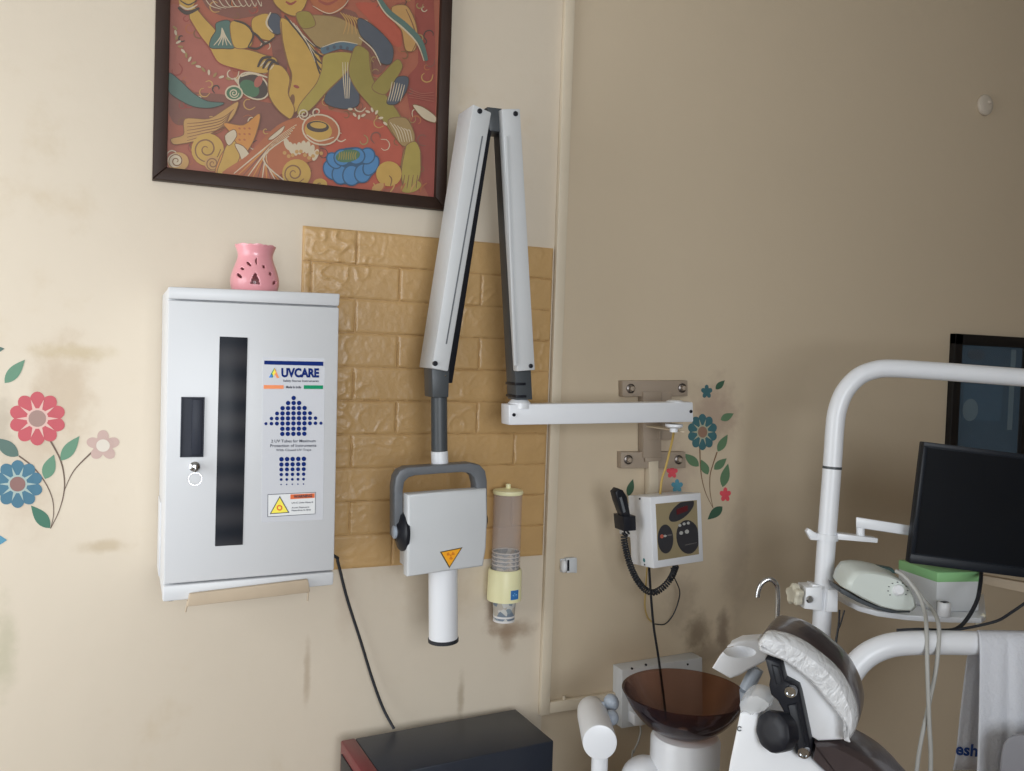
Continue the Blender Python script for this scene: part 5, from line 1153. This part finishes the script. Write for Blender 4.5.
cable('monitor_cable', [dp(981.5, 561, 2.0), dp(981.3, 573, 1.96), dp(980, 586, 1.865), dp(976.8, 601, 1.83), dp(967, 619, 1.80), dp(956, 629, 1.785), dp(940, 630.6, 1.765), dp(920, 629.8, 1.76), dp(897, 630.8, 1.762)], .0042, 'rubber', 'thick black cable curving from the monitor down onto the white rail', 'cable')
cable('thin_cable', [dp(1060, 583, 1.80), dp(1030, 600, 1.79), dp(1012, 612, 1.78), dp(998, 620.5, 1.77), dp(977, 626, 1.765), dp(958, 629.5, 1.760), dp(935, 634, 1.752)], .0030, 'rubber', 'thinner dark cable slanting up to the right above the towel', 'cable')

# ------------------------------------------------------------------ white rail and towel
TR_ = 1.75
ra = thing('instrument_rail', V((dp(838, 800, TR_).x, dp(838, 800, TR_).y, 0)), 'thick white curved rail in front of the tray, carrying the towel', 'rail')
e0 = dp(838, 760, TR_)
pth = [V((e0.x, e0.y, 0)), V((e0.x, e0.y, e0.z*.5)), e0]+spline([dp(*p, TR_) for p in ((840, 712), (844, 690), (852, 671), (866, 656), (884, 647), (905, 643.4), (940, 642.6), (980, 643.2), (1024, 643.8), (1110, 645), (1420, 650))], 7)
b = MB(); b.tube(pth, .0238, 28); b.lathe([(.1, 0), (.1, .012), (.04, .03)], (e0.x, e0.y, 0), (0, 0, 1), 36); b.build('tube', M['white'], ra)
rows = [(953, 770, .060, 1056), (955.6, 757, .060, 1056), (957.5, 741, .058, 1057), (960, 715, .054, 1058), (963.5, 685, .048, 1059), (966.6, 660, .040, 1060), (970, 645, .034, 1060), (973.5, 634.5, .026, 1061),
        (977.5, 630.4, .004, 1062), (979, 633.5, -.018, 1063), (979.5, 642, -.028, 1064), (979.8, 655, -.031, 1066), (979.6, 680, -.036, 1070), (979, 710, -.040, 1074), (978, 745, -.044, 1078), (977, 775, -.047, 1080), (976, 800, -.05, 1082)]
NU = 46; vs = []; fs = []
for j, (xl, y, o, xr_) in enumerate(rows):
    for i in range(NU+1):
        u = i/NU; fold = (.009 if j > 9 else .004)*min(1, abs(j-8.5)/6)*(math.sin(u*9+.4*math.sin(j*.5)+(0.5 if j > 8 else 2))+.35*math.sin(u*23+j*.15)); yy = y+(u*1.2)
        vs.append(dp(xl+(xr_-xl)*u, yy, TR_+o-(abs(fold) if j > 8 else -abs(fold))))
for j in range(len(rows)-1):
    for i in range(NU): fs.append([j*(NU+1)+i, j*(NU+1)+i+1, (j+1)*(NU+1)+i+1, (j+1)*(NU+1)+i])
tw = thing('towel', dp(1000, 645, TR_), 'white towel with blue printing hung over the white rail', 'towel')
b = MB(); b.add(vs, fs); cl = b.build('cloth', M['towel'], tw, recalc=False, sharp=80)
so_ = cl.modifiers.new('thick', 'SOLIDIFY'); so_.thickness = .0022; so_.offset = 0
b = MB(); text_on(b, 'esh', dp(956.6, 742.6, TR_+.0515), dp(978.4, 744.6, TR_+.0515), dp(955.4, 755, TR_+.0525), 0, .03); b.build('printing', M['inkblue'], tw, recalc=False)
gp = [(999, 800), (999.6, 764), (1001, 752), (1003, 744), (1007, 738), (1013, 734.6), (1030, 733), (1090, 735), (1090, 800)]
b = MB(); Pq = [dp(x, y, 1.62) for x, y in gp]
b.prism([V((p.x, p.y, p.z)) for p in Pq], ray(1012, 745).normalized()*.05, .008, 3)
q0, q1 = Pq[0], Pq[-1]
gc = thing('grey_cover', V(((q0.x+q1.x)/2, (q0.y+q1.y)/2, 0)), 'rounded grey cover standing in front of the towel', 'cover')
b.build('shell', M['shellgrey'], gc)
b = MB(); m_ = (q0+q1)*.5+HB*.025; b.cyl((m_.x, m_.y, 0), (m_.x, m_.y, q0.z+.02), .02, 20); b.lathe([(.09, 0), (.09, .012), (.03, .03)], (m_.x, m_.y, 0), (0, 0, 1), 32); b.build('stand', M['white'], gc)
